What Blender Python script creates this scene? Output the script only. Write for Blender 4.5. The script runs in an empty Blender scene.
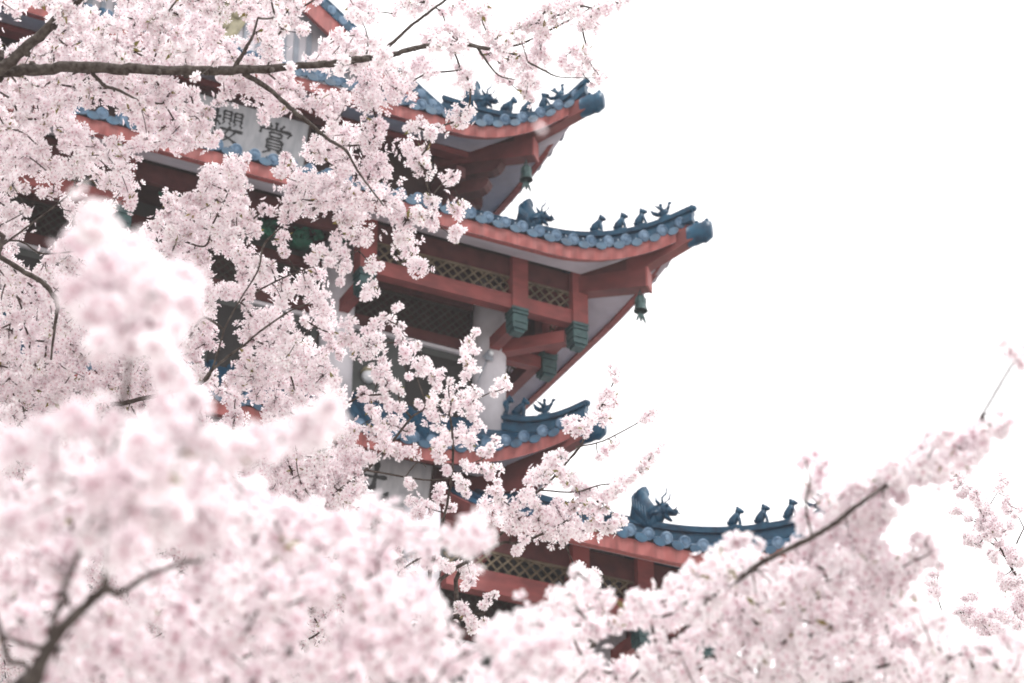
import bpy, math, random
import numpy as np
from mathutils import Vector, Matrix

# ------------------------------------------------------------------ camera, sky, sun, exposure
scene = bpy.context.scene
COL = scene.collection
R = math.radians
FPX = 2600.0                       # focal length in pixels of the 1024 wide frame
PITCH, THETA = R(30), R(26.5)
CAM = np.array([0.0, 0.0, 1.6])
cd = bpy.data.cameras.new('camera')
cd.sensor_width = 36.0
cd.lens = FPX * 36.0 / 1024.0
cd.clip_start, cd.clip_end = 0.1, 3000
cd.dof.use_dof = True
cd.dof.focus_distance = 14.0
cd.dof.aperture_fstop = (cd.lens / 1000.0) / 0.017
camera = bpy.data.objects.new('camera', cd)
camera.location = CAM
camera.rotation_euler = (R(90) + PITCH, 0, 0)
COL.objects.link(camera)
scene.camera = camera

SUN_EL, SUN_AZ = R(60), R(108)      # azimuth clockwise from +Y (the viewing direction)
world = bpy.data.worlds.new('World')
scene.world = world
world.use_nodes = True
wn, wl = world.node_tree.nodes, world.node_tree.links
bg = wn['Background']
sky = wn.new('ShaderNodeTexSky')
sky.sky_type = 'NISHITA'
sky.sun_disc = False
sky.sun_elevation = SUN_EL
sky.sun_rotation = SUN_AZ
sky.air_density = 1.0
sky.dust_density = 4.0
veil = wn.new('ShaderNodeHueSaturation')       # thin overcast: the blue is veiled to white
veil.inputs['Saturation'].default_value = 0.06
wl.new(sky.outputs['Color'], veil.inputs['Color'])
mixw = wn.new('ShaderNodeMix'); mixw.data_type = 'RGBA'
mixw.inputs[0].default_value = 0.75
mixw.inputs[7].default_value = (10.0, 9.75, 9.85, 1)
wl.new(veil.outputs['Color'], mixw.inputs[6])
wl.new(mixw.outputs[2], bg.inputs['Color'])
bg.inputs['Strength'].default_value = 0.12

sd = bpy.data.lights.new('sun', 'SUN')
sd.energy = 1.5
sd.angle = R(10)
sd.color = (1.0, 0.985, 0.965)
sun = bpy.data.objects.new('sun', sd)
sdir = Vector((math.cos(SUN_EL) * math.sin(SUN_AZ), math.cos(SUN_EL) * math.cos(SUN_AZ), math.sin(SUN_EL)))
sun.rotation_euler = sdir.to_track_quat('Z', 'Y').to_euler()
sun.location = (0, -20, 60)
COL.objects.link(sun)

vs = scene.view_settings
vs.view_transform = 'Standard'; vs.look = 'None'; vs.gamma = 1.0; vs.use_curve_mapping = False
vs.exposure = 0.85
scene.render.engine = 'CYCLES'
cy = scene.cycles
cy.use_denoising = True
cy.max_bounces = 12; cy.diffuse_bounces = 10; cy.transmission_bounces = 10; cy.volume_bounces = 1
cy.caustics_reflective = False; cy.caustics_refractive = False

rng = np.random.default_rng(7)
rnd = random.Random(11)

# ------------------------------------------------------------------ pixel <-> place helpers
cr = np.array([1.0, 0, 0]); cu = np.array([0, -math.sin(PITCH), math.cos(PITCH)]); cw = np.array([0, math.cos(PITCH), math.sin(PITCH)])
def ray(x, y): return (x - 512) / FPX * cr - (y - 341.5) / FPX * cu + cw
def at(x, y, d): return CAM + ray(x, y) * d
ub = np.array([math.cos(THETA), math.sin(THETA), 0]); nb = np.array([math.sin(THETA), -math.cos(THETA), 0])
AX = at(708, 232, 46.0) - 8.0 * (ub + nb); AX[2] = 0
def on_front(x, y, b):
    """pixel -> (a, z) on the vertical plane b metres before the pagoda's axis"""
    M = np.stack([ub, np.array([0, 0, 1.0]), -ray(x, y)], 1)
    s = np.linalg.solve(M, CAM - (AX + nb * b)); return s[0], s[1]

# ------------------------------------------------------------------ materials
def mat(name, col, rough=0.6, noise=0.0, nscale=6.0, bump=0.0, spec=0.4, col2=None, metallic=0.0, stretch=None, coat=0.0):
    m = bpy.data.materials.new(name); m.use_nodes = True
    n, l = m.node_tree.nodes, m.node_tree.links
    p = n['Principled BSDF']
    p.inputs['Base Color'].default_value = (*col, 1)
    p.inputs['Roughness'].default_value = rough
    p.inputs['Specular IOR Level'].default_value = spec
    p.inputs['Metallic'].default_value = metallic
    p.inputs['Coat Weight'].default_value = coat
    if noise > 0 or bump > 0:
        tc = n.new('ShaderNodeTexCoord'); mp = n.new('ShaderNodeMapping')
        if stretch: mp.inputs['Scale'].default_value = stretch
        l.new(tc.outputs['Object'], mp.inputs['Vector'])
        t = n.new('ShaderNodeTexNoise'); t.inputs['Scale'].default_value = nscale; t.inputs['Detail'].default_value = 6
        l.new(mp.outputs['Vector'], t.inputs['Vector'])
        if noise > 0:
            mx = n.new('ShaderNodeMix'); mx.data_type = 'RGBA'
            c2 = col2 if col2 else tuple(c * (1 - noise) for c in col)
            mx.inputs[6].default_value = (*col, 1); mx.inputs[7].default_value = (*c2, 1)
            cr_ = n.new('ShaderNodeValToRGB'); cr_.color_ramp.elements[0].position = 0.38; cr_.color_ramp.elements[1].position = 0.66
            l.new(t.outputs['Fac'], cr_.inputs['Fac']); l.new(cr_.outputs['Color'], mx.inputs[0])
            l.new(mx.outputs[2], p.inputs['Base Color'])
        if bump > 0:
            b = n.new('ShaderNodeBump'); b.inputs['Strength'].default_value = bump; b.inputs['Distance'].default_value = 0.02
            l.new(t.outputs['Fac'], b.inputs['Height']); l.new(b.outputs['Normal'], p.inputs['Normal'])
    return m

M_TILE = mat('glazed_blue_tile', (0.012, 0.064, 0.118), 0.42, 0.6, 7, 0.25, 0.2, (0.005, 0.030, 0.062))
M_DISC = mat('glazed_blue_lit', (0.165, 0.25, 0.35), 0.5, 0.7, 7, 0.2, 0.2, (0.055, 0.115, 0.19))  # tile glaze lightened: the light caught by the disc faces is in the colour
M_RIDGE = mat('glazed_ridge', (0.010, 0.068, 0.124), 0.4, 0.6, 6, 0.3, 0.22, (0.005, 0.032, 0.066))
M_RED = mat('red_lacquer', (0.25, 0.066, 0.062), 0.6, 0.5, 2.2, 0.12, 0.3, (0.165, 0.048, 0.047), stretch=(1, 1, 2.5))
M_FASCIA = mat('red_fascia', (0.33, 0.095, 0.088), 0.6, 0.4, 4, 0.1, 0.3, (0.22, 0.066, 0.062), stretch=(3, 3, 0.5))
M_DRED = mat('shaded_dark_red_wood', (0.095, 0.030, 0.029), 0.65, 0.4, 4, 0.08, 0.3, (0.06, 0.021, 0.021))  # dark red taken darker still to paint in the shade under the eaves
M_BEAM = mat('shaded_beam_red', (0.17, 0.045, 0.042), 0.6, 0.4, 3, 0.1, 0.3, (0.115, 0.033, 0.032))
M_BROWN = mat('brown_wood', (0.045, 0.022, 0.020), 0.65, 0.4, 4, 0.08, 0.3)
M_SOFFIT = mat('white_plaster', (0.66, 0.62, 0.68), 0.85, 0.22, 1.6, 0.08, 0.2)
M_WALL = mat('grey_white_wall', (0.58, 0.56, 0.60), 0.8, 0.2, 2.0, 0.06, 0.2)
M_SLAT = mat('grey_slat', (0.30, 0.33, 0.38), 0.7, 0.2, 4)
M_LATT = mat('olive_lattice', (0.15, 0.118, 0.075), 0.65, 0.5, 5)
M_LATT_DIM = mat('shaded_lattice', (0.045, 0.04, 0.032), 0.65, 0.4, 5)  # lattice colour darkened for the shade deep in the gallery
M_GREEN = mat('green_carving', (0.035, 0.085, 0.085), 0.5, 0.5, 9, 0.3, 0.4, (0.02, 0.055, 0.06))
M_PGREEN = mat('painted_green', (0.02, 0.16, 0.10), 0.6, 0.3, 8)
M_DARK = mat('dark_interior', (0.015, 0.014, 0.014), 0.8)
M_DOOR = mat('grey_green_door', (0.055, 0.062, 0.060), 0.6, 0.15, 1.2)
M_PLAQ = mat('pale_stone_plaque', (0.47, 0.47, 0.485), 0.7, 0.4, 3.5, 0.05, 0.3, (0.36, 0.365, 0.385), stretch=(2.5, 1, 1))
M_INK = mat('black_ink', (0.018, 0.02, 0.022), 0.5)
M_BELL = mat('bronze_green_bell', (0.05, 0.10, 0.095), 0.4, 0.5, 12, 0.2, 0.5, (0.025, 0.055, 0.055), metallic=0.4)
M_GOLD = mat('gilt_ornament', (0.30, 0.27, 0.17), 0.6, 0.3, 6)
M_BARK = mat('cherry_bark', (0.042, 0.032, 0.028), 0.8, 0.6, 45, 0.6, 0.25, (0.10, 0.085, 0.075), stretch=(1, 1, 1))
M_STONE = mat('podium_stone', (0.33, 0.32, 0.31), 0.8, 0.3, 1.2, 0.2)
M_GROUND = mat('pale_bounce_ground', (0.44, 0.40, 0.395), 0.95, 0.5, 0.5, 0.3, 0.2, (0.30, 0.30, 0.26))  # unseen ground made pale to bounce light up under the eaves
M_LEAF = mat('young_leaf', (0.25, 0.20, 0.06), 0.5, 0.5, 30, 0, 0.3, (0.16, 0.17, 0.05))
M_CERAM = mat('white_insulator', (0.7, 0.72, 0.75), 0.3)

def blossom_mat(name, edge, mid, core, tint):
    m = bpy.data.materials.new(name); m.use_nodes = True
    n, l = m.node_tree.nodes, m.node_tree.links
    n.clear()
    out = n.new('ShaderNodeOutputMaterial')
    a = n.new('ShaderNodeAttribute'); a.attribute_name = 'petal'      # x: heart 0 .. rim 1, y: flower's own tint
    sep = n.new('ShaderNodeSeparateXYZ'); l.new(a.outputs['Vector'], sep.inputs[0])
    ramp = n.new('ShaderNodeValToRGB')
    e = ramp.color_ramp.elements
    e[0].position = 0.05; e[0].color = (*core, 1)
    e[1].position = 0.62; e[1].color = (*edge, 1)
    k = e.new(0.24); k.color = (*mid, 1)
    l.new(sep.outputs['X'], ramp.inputs['Fac'])
    mx = n.new('ShaderNodeMix'); mx.data_type = 'RGBA'; mx.blend_type = 'MULTIPLY'
    l.new(sep.outputs['Y'], mx.inputs[0]); l.new(ramp.outputs['Color'], mx.inputs[6]); mx.inputs[7].default_value = (*tint, 1)
    d = n.new('ShaderNodeBsdfDiffuse'); t = n.new('ShaderNodeBsdfTranslucent')
    l.new(mx.outputs[2], d.inputs['Color']); l.new(mx.outputs[2], t.inputs['Color'])
    ms = n.new('ShaderNodeMixShader'); ms.inputs[0].default_value = 0.48
    l.new(d.outputs[0], ms.inputs[1]); l.new(t.outputs[0], ms.inputs[2]); l.new(ms.outputs[0], out.inputs['Surface'])
    return m
M_PETAL = blossom_mat('cherry_petal', (0.965, 0.945, 0.952), (0.955, 0.90, 0.915), (0.56, 0.28, 0.34), (0.99, 0.945, 0.964))
M_PETAL_NEAR = blossom_mat('cherry_petal_pinker', (0.935, 0.905, 0.915), (0.93, 0.865, 0.885), (0.56, 0.28, 0.34), (0.98, 0.925, 0.948))

# ------------------------------------------------------------------ mesh helpers
class MB:
    def __init__(s): s.v = []; s.f = []; s.m = []; s.cur = 0
    def add(s, vs_, fs):
        o = len(s.v); s.v.extend([tuple(map(float, p)) for p in vs_])
        s.f.extend([tuple(i + o for i in f) for f in fs]); s.m.extend([s.cur] * len(fs)); return s
    def box(s, x0, x1, y0, y1, z0, z1):
        c = [(x, y, z) for x in (x0, x1) for y in (y0, y1) for z in (z0, z1)]
        return s.add(c, [(0, 1, 3, 2), (4, 6, 7, 5), (0, 4, 5, 1), (2, 3, 7, 6), (0, 2, 6, 4), (1, 5, 7, 3)])
    def bar(s, p, q, w, h, up=(0, 0, 1)):
        """a straight bar of width w and height h from p to q"""
        p, q, up = Vector(p), Vector(q), Vector(up)
        d = (q - p).normalized(); sd_ = d.cross(up).normalized(); un = sd_.cross(d).normalized()
        c = [c0 + sd_ * (i * w / 2) + un * (j * h / 2) for c0 in (p, q) for i in (-1, 1) for j in (-1, 1)]
        return s.add(c, [(0, 1, 3, 2), (4, 6, 7, 5), (0, 4, 5, 1), (2, 3, 7, 6), (0, 2, 6, 4), (1, 5, 7, 3)])
    def tube(s, pts, rad, k=6, cap=True):
        pts = [Vector(p) for p in pts]; n = len(pts)
        if not hasattr(rad, '__len__'): rad = [rad] * n
        vs_, up = [], Vector((0.13, 0.21, 1))
        for i, p in enumerate(pts):
            d = (pts[min(i + 1, n - 1)] - pts[max(i - 1, 0)])
            d = d.normalized() if d.length > 1e-9 else Vector((0, 0, 1))
            x = d.cross(up)
            if x.length < 0.05: x = d.cross(Vector((1, 0, 0)))
            x.normalize(); y = x.cross(d)
            vs_ += [p + (x * math.cos(2 * math.pi * j / k) + y * math.sin(2 * math.pi * j / k)) * rad[i] for j in range(k)]
        fs = [(i * k + j, i * k + (j + 1) % k, (i + 1) * k + (j + 1) % k, (i + 1) * k + j) for i in range(n - 1) for j in range(k)]
        if cap: fs += [tuple(range(k))[::-1], tuple((n - 1) * k + j for j in range(k))]
        return s.add(vs_, fs)
    def lathe(s, prof, k=12, M=None):
        M = M or Matrix()
        vs_ = [M @ Vector((r * math.cos(2 * math.pi * j / k), r * math.sin(2 * math.pi * j / k), z)) for r, z in prof for j in range(k)]
        n = len(prof)
        fs = [(i * k + j, i * k + (j + 1) % k, (i + 1) * k + (j + 1) % k, (i + 1) * k + j) for i in range(n - 1) for j in range(k)]
        fs += [tuple(range(k))[::-1], tuple((n - 1) * k + j for j in range(k))]
        return s.add(vs_, fs)
    def ball(s, c, r, M=None, k=8, n=6):
        r = (r, r, r) if not hasattr(r, '__len__') else r
        M = M or Matrix()
        prof = [(math.sin(math.pi * i / n), -math.cos(math.pi * i / n)) for i in range(n + 1)]
        T = Matrix.Translation(Vector(c)) @ M @ Matrix.Diagonal((*r, 1))
        return s.lathe([(max(a, 1e-3), b) for a, b in prof], k, T)
    def slab(s, outline, thick, M):
        """a closed outline in the local XZ plane given its thickness along Y, rounded by an inset on each side"""
        n = len(outline); cx = sum(p[0] for p in outline) / n; cz = sum(p[1] for p in outline) / n
        rows = [(-0.5, 0.86), (-0.28, 1.0), (0.28, 1.0), (0.5, 0.86)]
        vs_ = [M @ Vector((cx + (x - cx) * k, t * thick, cz + (z - cz) * k)) for t, k in rows for x, z in outline]
        fs = [(i * n + j, i * n + (j + 1) % n, (i + 1) * n + (j + 1) % n, (i + 1) * n + j) for i in range(3) for j in range(n)]
        fs += [tuple(range(n))[::-1], tuple(3 * n + j for j in range(n))]
        return s.add(vs_, fs)
    def build(s, name, mats, parent=None, smooth=False):
        me = bpy.data.meshes.new(name)
        me.from_pydata(s.v, [], s.f)
        for m in (mats if isinstance(mats, (list, tuple)) else [mats]): me.materials.append(m)
        if isinstance(mats, (list, tuple)): me.polygons.foreach_set('material_index', s.m)
        if smooth: me.polygons.foreach_set('use_smooth', [True] * len(me.polygons))
        me.update()
        o = bpy.data.objects.new(name, me); COL.objects.link(o)
        if parent is not None: o.parent = parent
        return o

def tag(o, label=None, cat=None, group=None, kind=None):
    if label: o['label'] = label
    if cat: o['category'] = cat
    if group: o['group'] = group
    if kind: o['kind'] = kind
    return o
def empty(name, loc=(0, 0, 0), rz=0.0):
    o = bpy.data.objects.new(name, None); o.empty_display_size = 0.3
    o.location = tuple(float(c) for c in loc); o.rotation_euler = (0, 0, rz); COL.objects.link(o); return o

# ------------------------------------------------------------------ ground: one sheet to the horizon, with the knoll the pagoda stands on
HILL = 13.0
def ground_z(x, y):
    r = math.hypot(x - AX[0], y - AX[1]); t = min(max((r - 13) / 22, 0), 1)
    return HILL * (1 - t * t * (3 - 2 * t))
g = MB(); rings = [0.01, 6, 13, 15, 17, 19, 21, 23, 25, 27, 29, 31, 33, 35, 45, 70, 120, 300, 900, 2000]; K = 64
for r_ in rings:
    t = min(max((r_ - 13) / 22, 0), 1)
    g.v += [(AX[0] + r_ * math.cos(2 * math.pi * j / K), AX[1] + r_ * math.sin(2 * math.pi * j / K), HILL * (1 - t * t * (3 - 2 * t))) for j in range(K)]
for i in range(len(rings) - 1):
    for j in range(K):
        g.f.append((i * K + j, (i + 1) * K + j, (i + 1) * K + (j + 1) % K, i * K + (j + 1) % K))
g.m = [0] * len(g.f)
tag(g.build('ground', M_GROUND, smooth=True), kind='structure')

# ------------------------------------------------------------------ the pagoda (local x along its front, local -y to the front)
PAG = empty('pagoda', AX, THETA)
tag(PAG, 'tall red timber pagoda with four upturned blue tiled roofs behind the blossoms', 'pagoda')

def rot4(p, k):
    x, y, z = p
    for _ in range(k): x, y = -y, x
    return (x, y, z)

def eave(a, e, out, L):
    t = max(0.0, (abs(a) - (e - L)) / (L + out)); return e + out * t * t, t

def ornament_beast(kind):
    """a small seated ridge beast, ~0.34 m, facing +x"""
    m = MB()
    m.box(-0.11, 0.11, -0.05, 0.05, 0, 0.035)
    if kind == 0:
        m.tube([(-0.07, 0, 0.04), (-0.05, 0, 0.12), (0.0, 0, 0.20), (0.03, 0, 0.26)], [0.065, 0.085, 0.07, 0.05], 7)
        m.ball((0.045, 0, 0.30), (0.068, 0.058, 0.06)); m.ball((0.10, 0, 0.285), (0.04, 0.036, 0.034)); m.ball((0.02, 0, 0.36), (0.03, 0.04, 0.02))
        for s in (-1, 1):
            m.tube([(0.05, s * 0.035, 0.19), (0.075, s * 0.04, 0.10), (0.08, s * 0.04, 0.03)], [0.026, 0.02, 0.022], 5)
            m.tube([(0.03, s * 0.03, 0.33), (0.015, s * 0.04, 0.37)], [0.018, 0.006], 4)
        m.tube([(-0.08, 0, 0.05), (-0.13, 0, 0.07), (-0.145, 0, 0.12)], [0.025, 0.02, 0.012], 5)
    else:   # the bird rider with spread wings at the end of the row
        m.tube([(0, 0, 0.03), (0, 0, 0.12)], [0.05, 0.06], 7)
        m.tube([(-0.10, 0, 0.13), (0, 0, 0.12), (0.09, 0, 0.16)], [0.04, 0.075, 0.05], 7)
        m.tube([(0.08, 0, 0.16), (0.13, 0, 0.22), (0.15, 0, 0.27)], [0.04, 0.03, 0.022], 6)
        m.ball((0.165, 0, 0.285), (0.04, 0.028, 0.03)); m.tube([(0.19, 0, 0.285), (0.225, 0, 0.275)], [0.014, 0.003], 4)
        m.tube([(-0.09, 0, 0.13), (-0.16, 0, 0.19), (-0.2, 0, 0.27)], [0.045, 0.04, 0.015], 6)
        m.tube([(0.0, 0, 0.17), (0.0, 0, 0.27)], [0.035, 0.03], 6); m.ball((0.0, 0, 0.31), 0.036)
        for s in (-1, 1): m.tube([(0, s * 0.05, 0.15), (-0.05, s * 0.13, 0.2), (-0.09, s * 0.16, 0.23)], [0.03, 0.025, 0.008], 5)
    return m

def ornament_dragon():
    """ridge dragon: fan of swept-back scales behind, horned head in front, facing +x, ~0.75 m"""
    m = MB()
    tail = [(-0.06, 0.02), (-0.20, 0.06), (-0.30, 0.16), (-0.335, 0.32), (-0.35, 0.48), (-0.335, 0.60), (-0.27, 0.68), (-0.21, 0.70),
            (-0.215, 0.63), (-0.15, 0.57), (-0.06, 0.49), (0.03, 0.43), (0.10, 0.40), (0.17, 0.34), (0.24, 0.22), (0.26, 0.0)]
    m.slab(tail, 0.24, Matrix()); nbase = len(m.v)
    for k in range(5):      # swept locks along the fan
        x0, z0 = 0.10 - 0.06 * k, 0.06 + 0.03 * k
        for s in (-1, 1):
            m.tube([(x0, s * 0.10, z0), (x0 - 0.13, s * 0.125, z0 + 0.13), (x0 - 0.20, s * 0.105, z0 + 0.27), (x0 - 0.21, s * 0.07, z0 + 0.38)],
                   [0.03, 0.032, 0.026, 0.008], 5)
    m.tube([(0.06, 0, 0.20), (0.16, 0, 0.33), (0.25, 0, 0.38)], [0.17, 0.14, 0.12], 9)
    m.ball((0.27, 0, 0.39), (0.14, 0.115, 0.11), k=10, n=7)
    m.ball((0.40, 0, 0.385), (0.11, 0.085, 0.055)); m.ball((0.47, 0, 0.415), (0.04, 0.06, 0.035))
    m.ball((0.36, 0, 0.285), (0.12, 0.075, 0.035), Matrix.Rotation(0.35, 4, 'Y'))
    m.ball((0.20, 0, 0.27), (0.13, 0.12, 0.14))
    for s in (-1, 1):
        m.ball((0.33, s * 0.085, 0.45), 0.035)
        m.tube([(0.24, s * 0.06, 0.47), (0.20, s * 0.075, 0.56), (0.25, s * 0.085, 0.63), (0.24, s * 0.09, 0.71), (0.19, s * 0.09, 0.75)], [0.026, 0.02, 0.016, 0.012, 0.004], 5)
        m.tube([(0.23, s * 0.09, 0.42), (0.13, s * 0.15, 0.46), (0.08, s * 0.16, 0.53)], [0.035, 0.028, 0.006], 5)
        m.tube([(0.24, s * 0.09, 0.30), (0.15, s * 0.15, 0.25), (0.10, s * 0.16, 0.17)], [0.04, 0.03, 0.008], 5)
        m.tube([(0.45, s * 0.05, 0.40), (0.50, s * 0.09, 0.44), (0.49, s * 0.11, 0.50)], [0.014, 0.01, 0.004], 4)
    m.v = [(x - 0.09 * min(1.0, max(0.0, x / 0.2)), y * 1.15, z) for x, y, z in m.v]
    return m
PROTO = {}
def proto(key, mb):
    if key not in PROTO: PROTO[key] = mb()
    return PROTO[key]

def make_roof(label, e, zf, lift, out, win, zin, topw, topz, L=2.2, fh=0.25, tail_len=0.25, concave=0.3, cut=0.0, dragon_sc=0.92,
              dragon_w=5.62, beast_w=(6.55, 6.87, 7.15), rider_w=7.45, beam_in=6.3, beam_end=7.2, zbeam=(25.65, 25.50), ridge_h=0.30, step=0.33, decay=1.8):
    """one four-sided upturned roof; part 'roof' with its sub-parts"""
    C_ = e + out
    rise0 = fh + 0.05
    def outer(a):
        b, t = eave(a, e, out, L); return b, zf + lift * t ** 2.2
    def surf(a, v):
        """roof surface: v 0 at the eave, 1 at the top, a the distance along the eave (clipped at the hips)"""
        b0, z0 = outer(a); b = b0 + (topw - b0) * v
        prof = v * (1 - concave) + concave * v * v
        zs = zf + rise0 + (topz - zf - rise0) * prof
        zl = (z0 - zf) * max(0.0, 1 - v * decay) ** 2
        return b, zs + zl
    N = 64
    aa = [-C_ + 2 * C_ * i / N for i in range(N + 1)]
    shell = MB(); tiles = MB(); fas = MB(); sof = MB()
    NV = 8
    for k in range(4):
        def keep(i): return not (cut and k == 0 and min(abs(aa[i]), abs(aa[i + 1])) < cut)
        # shell under the tiles
        idx = []
        for j in range(NV + 1):
            v = j / NV
            for a in aa:
                b, z = surf(a, v)
                s = (C_ + (topw - C_) * v) / C_
                xs = a * s if not (cut and k == 0) else math.copysign(max(abs(a * s), cut), a)
                idx.append(rot4((xs, -b if abs(a) < C_ else -C_ - (topw - C_) * v, z), k))
        shell.add(idx, [(j * (N + 1) + i, j * (N + 1) + i + 1, (j + 1) * (N + 1) + i + 1, (j + 1) * (N + 1) + i) for j in range(NV) for i in range(N) if keep(i)])
        # fascia, set 6 cm behind the tile ends
        ring = []
        for dz, ins in ((0.0, 0.03), (fh, 0.03), (fh, 0.16), (0.0, 0.16)):
            for i_, a in enumerate(aa):
                ins_ = ins; ins = ins_ + 0.014 * (i_ % 2) if ins_ < 0.1 else ins_
                b, z = outer(a); s = (C_ - ins) / C_
                ring.append(rot4((a * s, -(b - ins), z + dz), k)); ins = ins_
        W_ = N + 1
        fas.add(ring, [(q * W_ + i, q * W_ + i + 1, ((q + 1) % 4) * W_ + i + 1, ((q + 1) % 4) * W_ + i) for q in range(4) for i in range(N) if keep(i)])
        # plaster soffit from the foot of the fascia to the wall plate
        lo = []
        for v in (0.0, 0.5, 1.0):
            for a in aa:
                b, z = outer(a); bi = (b - 0.035) + (win - b + 0.035) * v
                s = ((C_ - 0.035) + (win - C_ + 0.035) * v) / C_
                xs = a * s if not (cut and k == 0) else math.copysign(max(abs(a * s), cut), a)
                lo.append(rot4((xs, -bi, (z - 0.006) + (zin - z + 0.006) * v), k))
        sof.add(lo, [(j * W_ + i, (j + 1) * W_ + i, (j + 1) * W_ + i + 1, j * W_ + i + 1) for j in range(2) for i in range(N) if keep(i)])
        # rows of half-round tiles, their end discs, nail caps and the drip tongues between
        n = int(C_ / step)
        for q in range(-n, n + 1):
            a = q * step
            if abs(a) > C_ - 0.14 or (cut and k == 0 and abs(a) < cut + 0.2): continue
            b0, z0 = outer(a)
            vmax = 1.0
            if abs(a) > topw: vmax = max(0.06, (b0 - abs(a)) / (b0 - topw))
            pts = []
            for j in range(7):
                v = vmax * j / 6; b, z = surf(a, v); pts.append((a, -b, z))
            m_ = 5; vs_ = []
            for (x, y, z) in pts:
                for c in range(m_):
                    th = math.pi * c / (m_ - 1)
                    vs_.append(rot4((x + 0.088 * math.cos(th), y, z + 0.092 * math.sin(th) + 0.005), k))
            tiles.cur = 0
            tiles.add(vs_, [(j * m_ + c, j * m_ + c + 1, (j + 1) * m_ + c + 1, (j + 1) * m_ + c) for j in range(6) for c in range(m_ - 1)])
            tiles.cur = 1
            P = Vector(rot4((a, -(b0 + 0.015), z0 + rise0 + 0.065), k)); outd = Vector(rot4((0, -1, -0.30), k)).normalized()
            tiles.lathe([(0.075, -0.035), (0.100, -0.035), (0.107, 0.0), (0.092, 0.016), (0.084, 0.003), (0.050, 0.003), (0.035, 0.016), (0.004, 0.018)], 14, Matrix.Translation(P) @ outd.to_track_quat('Z', 'Y').to_matrix().to_4x4())
            tiles.cur = 0
            pb, pz = surf(a, min(vmax, 0.10)); tiles.ball(rot4((a, -pb, pz + 0.135), k), (0.036, 0.036, 0.055), k=6, n=4)
            if q < n:
                am = a + step / 2; bm, zm = outer(am)
                x_ = Vector(rot4((1, 0, 0), k)); o_ = Vector(rot4((0, -1, 0), k)); sl = (outer(am + 0.05)[1] - outer(am - 0.05)[1]) / 0.1
                shp = [(0.112 * math.cos(2 * math.pi * i / 14), -0.045 + 0.088 * math.sin(2 * math.pi * i / 14)) for i in range(14)]
                base = Vector(rot4((am, -bm, zm + rise0 - 0.015), k))
                fr = [base + x_ * px_ + Vector((0, 0, px_ * sl + pz_ * 0.93)) + o_ * (0.055 + (-pz_) * 0.10 + 0.02) for px_, pz_ in shp]
                bk = [p - o_ * 0.022 for p in fr]; nn = len(shp)
                tiles.add(fr + bk, [tuple(range(nn)), tuple(range(nn, 2 * nn))[::-1]] + [(i, nn + i, nn + (i + 1) % nn, (i + 1) % nn) for i in range(nn)])
    roof = shell.build('roof', M_TILE, PAG); roof['label'] = label
    if cut:      # boards that close the two ends of the roof beside the taller middle bay
        for sgn in (-1, 1):
            eb = MB(); pr = []
            for v in np.linspace(0, 1, 7):
                b, z = surf(cut, v); pr.append((b, z - 0.02))
            pr += [(topw, zin - 0.2), (win, zin - 0.05), (outer(cut)[0] - 0.05, outer(cut)[1])]
            A = [(sgn * (cut - 0.005), -b, z) for b, z in pr]; B = [(sgn * (cut - 0.06), -b, z) for b, z in pr]; n_ = len(pr)
            eb.add(A + B, [tuple(range(n_)), tuple(range(n_, 2 * n_))[::-1]] + [(i, n_ + i, n_ + (i + 1) % n_, (i + 1) % n_) for i in range(n_)])
            eb.build('end_board', M_RED, roof)
    tiles.build('tiles', [M_TILE, M_DISC], roof, smooth=False)
    fas.build('eave_board', M_FASCIA, roof)
    sof.build('soffit', M_SOFFIT, roof)
    # hips: moulded ridge, tail tile, beasts, and the corner beams below
    for k in range(4):
        def hp(w, z, side=0.0):      # point on the front-right hip of face k; side = offset square to the hip
            s = side / math.sqrt(2); return rot4((w + s, -w + s, z), k)
        def zhip(w):
            v = (C_ - w) / (C_ - topw); return surf(C_, max(0, v))[1]
        ws = np.linspace(topw, C_ + 0.02, 26)
        rb = MB()
        prof = [(-0.12, -0.06), (-0.12, 0.075), (-0.065, 0.085), (-0.065, 0.15), (-0.12, 0.16), (-0.125, ridge_h - 0.085), (-0.075, ridge_h - 0.07), (-0.08, ridge_h - 0.02), (0, ridge_h + 0.025),
                (0.08, ridge_h - 0.02), (0.075, ridge_h - 0.07), (0.125, ridge_h - 0.085), (0.12, 0.16), (0.065, 0.15), (0.065, 0.085), (0.12, 0.075), (0.12, -0.06)]
        vv = [hp(w, zhip(w) + pz, ps) for w in ws for ps, pz in prof]; n = len(prof)
        rb.add(vv, [(i * n + j, i * n + (j + 1) % n, (i + 1) * n + (j + 1) % n, (i + 1) * n + j) for i in range(len(ws) - 1) for j in range(n)] + [tuple(range(n)), tuple((len(ws) - 1) * n + j for j in range(n))])
        rb.ball(hp(C_ + 0.03, zhip(C_) + ridge_h - 0.06), 0.06, k=8, n=5)
        rb.build('hip_ridge', M_RIDGE, roof, smooth=False)
        # tail tile socketed on the flying rafter's end
        tl = MB(); zt = zf + lift
        slope = 0.16
        seq = [(-0.06, 0.21, 0.14), (0.05, 0.22, 0.15), (0.12, 0.205, 0.14), (0.17, 0.225, 0.155), (tail_len - 0.06, 0.21, 0.15), (tail_len, 0.16, 0.12)]
        rr = []
        for dw, hh, hw in seq:
            zc = zt - 0.02 + slope * dw * 1.414
            for c in range(10):
                th = 2 * math.pi * c / 10
                rr.append(hp(C_ + dw, zc + hh * math.sin(th), hw * math.cos(th)))
        tl.add(rr, [(i * 10 + j, i * 10 + (j + 1) % 10, (i + 1) * 10 + (j + 1) % 10, (i + 1) * 10 + j) for i in range(5) for j in range(10)] + [tuple(range(10)), tuple(50 + j for j in range(10))])
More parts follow.
